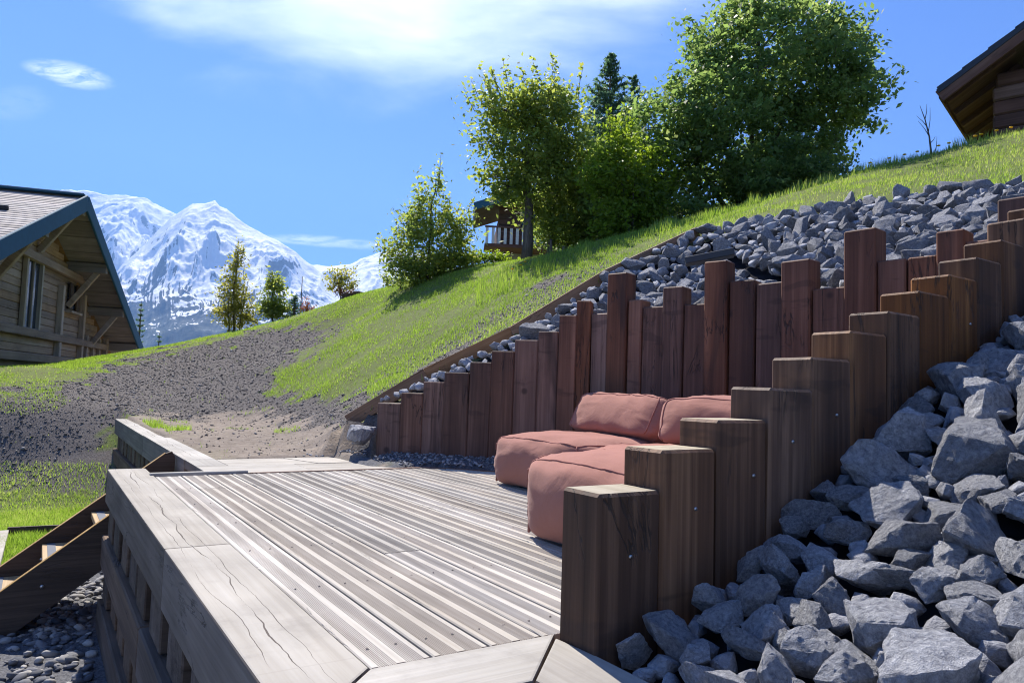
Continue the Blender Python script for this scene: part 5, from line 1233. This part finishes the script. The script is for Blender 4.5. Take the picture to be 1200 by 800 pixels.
while z < ez+TPc*hw-0.5:
    c = max(0.75, (z+0.26-ez+0.25)/TPc); 
    if 2*hw-2*c > 0.3:
        boxpart('log', (hw, 0.62+random.uniform(-.01, .01), z+0.13), (2*hw-2*c, 0.20, 0.252), M['logred'], cb_, bev=0.03)
        if z < ez+0.2: boxpart('log', (0.85, 3.2, z+0.13), (0.20, 4.96, 0.252), M['logred'], cb_, bev=0.03) if False else None
    z += 0.26
z = 0.0
while z < ez+0.15:
    b = MB(); b.box((0, 0, 0), (4.9, 0.20, 0.252), bev=0.03); b.build('log', M['logred'], cb_, (0.86, 3.2, z+0.13), (0, 0, math.pi/2)); z += 0.26

# ------------------------------------------------------------------ far chalet with a balcony
Dm = 34.0; s_ = Dm/F
fc = P(600, 300, Dm); fz = P(600, 302, Dm).z-0.8
mc = thing('far_chalet', 'distant chalet with a pale balcony railing behind the grey tree trunk', 'house', (fc.x, fc.y, fz), -PSI+R(4))
def ML(px, py): return Vector(((px-600)*s_, 0, P(px, py, Dm).z-fz))
e0 = ML(553, 251); TPm = 0.36; hwm = 4.4; am = math.atan(TPm); Lm = hwm/math.cos(am)
for sgn in (-1, 1):
    xm = e0.x+(hwm/2 if sgn < 0 else 1.5*hwm)
    boxpart('roof', (xm, 0.6, e0.z+TPm*hwm/2), (Lm, 4.2, 0.22), M['darkmetal'], mc, (0, sgn*am, 0), bev=0.01)
    boxpart('bargeboard', (xm, -1.53, e0.z+TPm*hwm/2-0.03), (Lm, 0.05, 0.34), M['bluemetal'], mc, (0, sgn*am, 0), bev=0.01)
    boxpart('soffit', (xm, 0.6, e0.z+TPm*hwm/2-0.13), (Lm-0.1, 4.1, 0.03), M['stringer'], mc, (0, sgn*am, 0), bev=0)
wx0 = e0.x+1.2; wx1 = e0.x+2*hwm-1.2
z = 1.2
while z < e0.z+1.6:
    in_ = max(0, (z+0.25-e0.z-0.25)/TPm-1.2); boxpart('plank', ((wx0+wx1)/2, 0.05, z+0.12), (wx1-wx0-2*in_, 0.10, 0.235), M['logred'], mc, bev=0.01); z += 0.24
boxpart('side_wall', (wx0+0.05, 3.6, 1.4), (0.1, 7.0, 2.8), M['logred'], mc, bev=0)
boxpart('plinth', ((wx0+wx1)/2, 0.2, 0.35), (wx1-wx0, 0.3, 1.5), M['render'], mc, bev=0)
fl_ = ML(566, 294); tp_ = ML(566, 273); bx0, bx1 = fl_.x, fl_.x+6.0
bal = boxpart('balcony', ((bx0+bx1)/2, -0.70, fl_.z), (bx1-bx0, 1.4, 0.16), M['logred'], mc, bev=0.01)
boxpart('handrail', (0, -0.66, tp_.z-fl_.z), (bx1-bx0, 0.08, 0.08), M['logred'], bal, bev=0.01)
n = 22
for k in range(n): boxpart('baluster', (-(bx1-bx0)/2+0.1+(bx1-bx0-0.2)*k/(n-1), -0.66, (tp_.z-fl_.z)/2+0.02), (0.13, 0.03, tp_.z-fl_.z-0.12), M['whitewood'], bal, bev=0)
for k in range(2):
    dw = boxpart('window', (wx0+1.6+2.4*k, -0.02, 2.5), (1.0, 0.03, 1.1), M['glass'], mc, bev=0)
    boxpart('frame', (0, -0.01, 0.58), (1.1, 0.05, 0.08), M['whitewood'], dw, bev=0)

# ------------------------------------------------------------------ the air between here and the mountains
HAZE = True
if HAZE:
    m = bpy.data.materials.new('air'); m.use_nodes = True; nt = m.node_tree; nt.nodes.clear(); out = nd(nt, 'ShaderNodeOutputMaterial')
    pv = nd(nt, 'ShaderNodeVolumePrincipled'); pv.inputs['Density'].default_value = 6.2e-5; pv.inputs['Color'].default_value = (0.26, 0.50, 1.0, 1); pv.inputs['Anisotropy'].default_value = 0.2
    nt.links.new(pv.outputs[0], out.inputs['Volume'])
    zlo = min(v.co.z for v in gmesh.vertices)-1.0
    b = MB(); b.box((0, 0, (zlo+3800)/2), (27000, 27000, 3800-zlo)); tag(b.build('haze', m), 'thin blue air in front of the mountains', 'haze', kind='stuff')
    print('haze bottom', zlo)
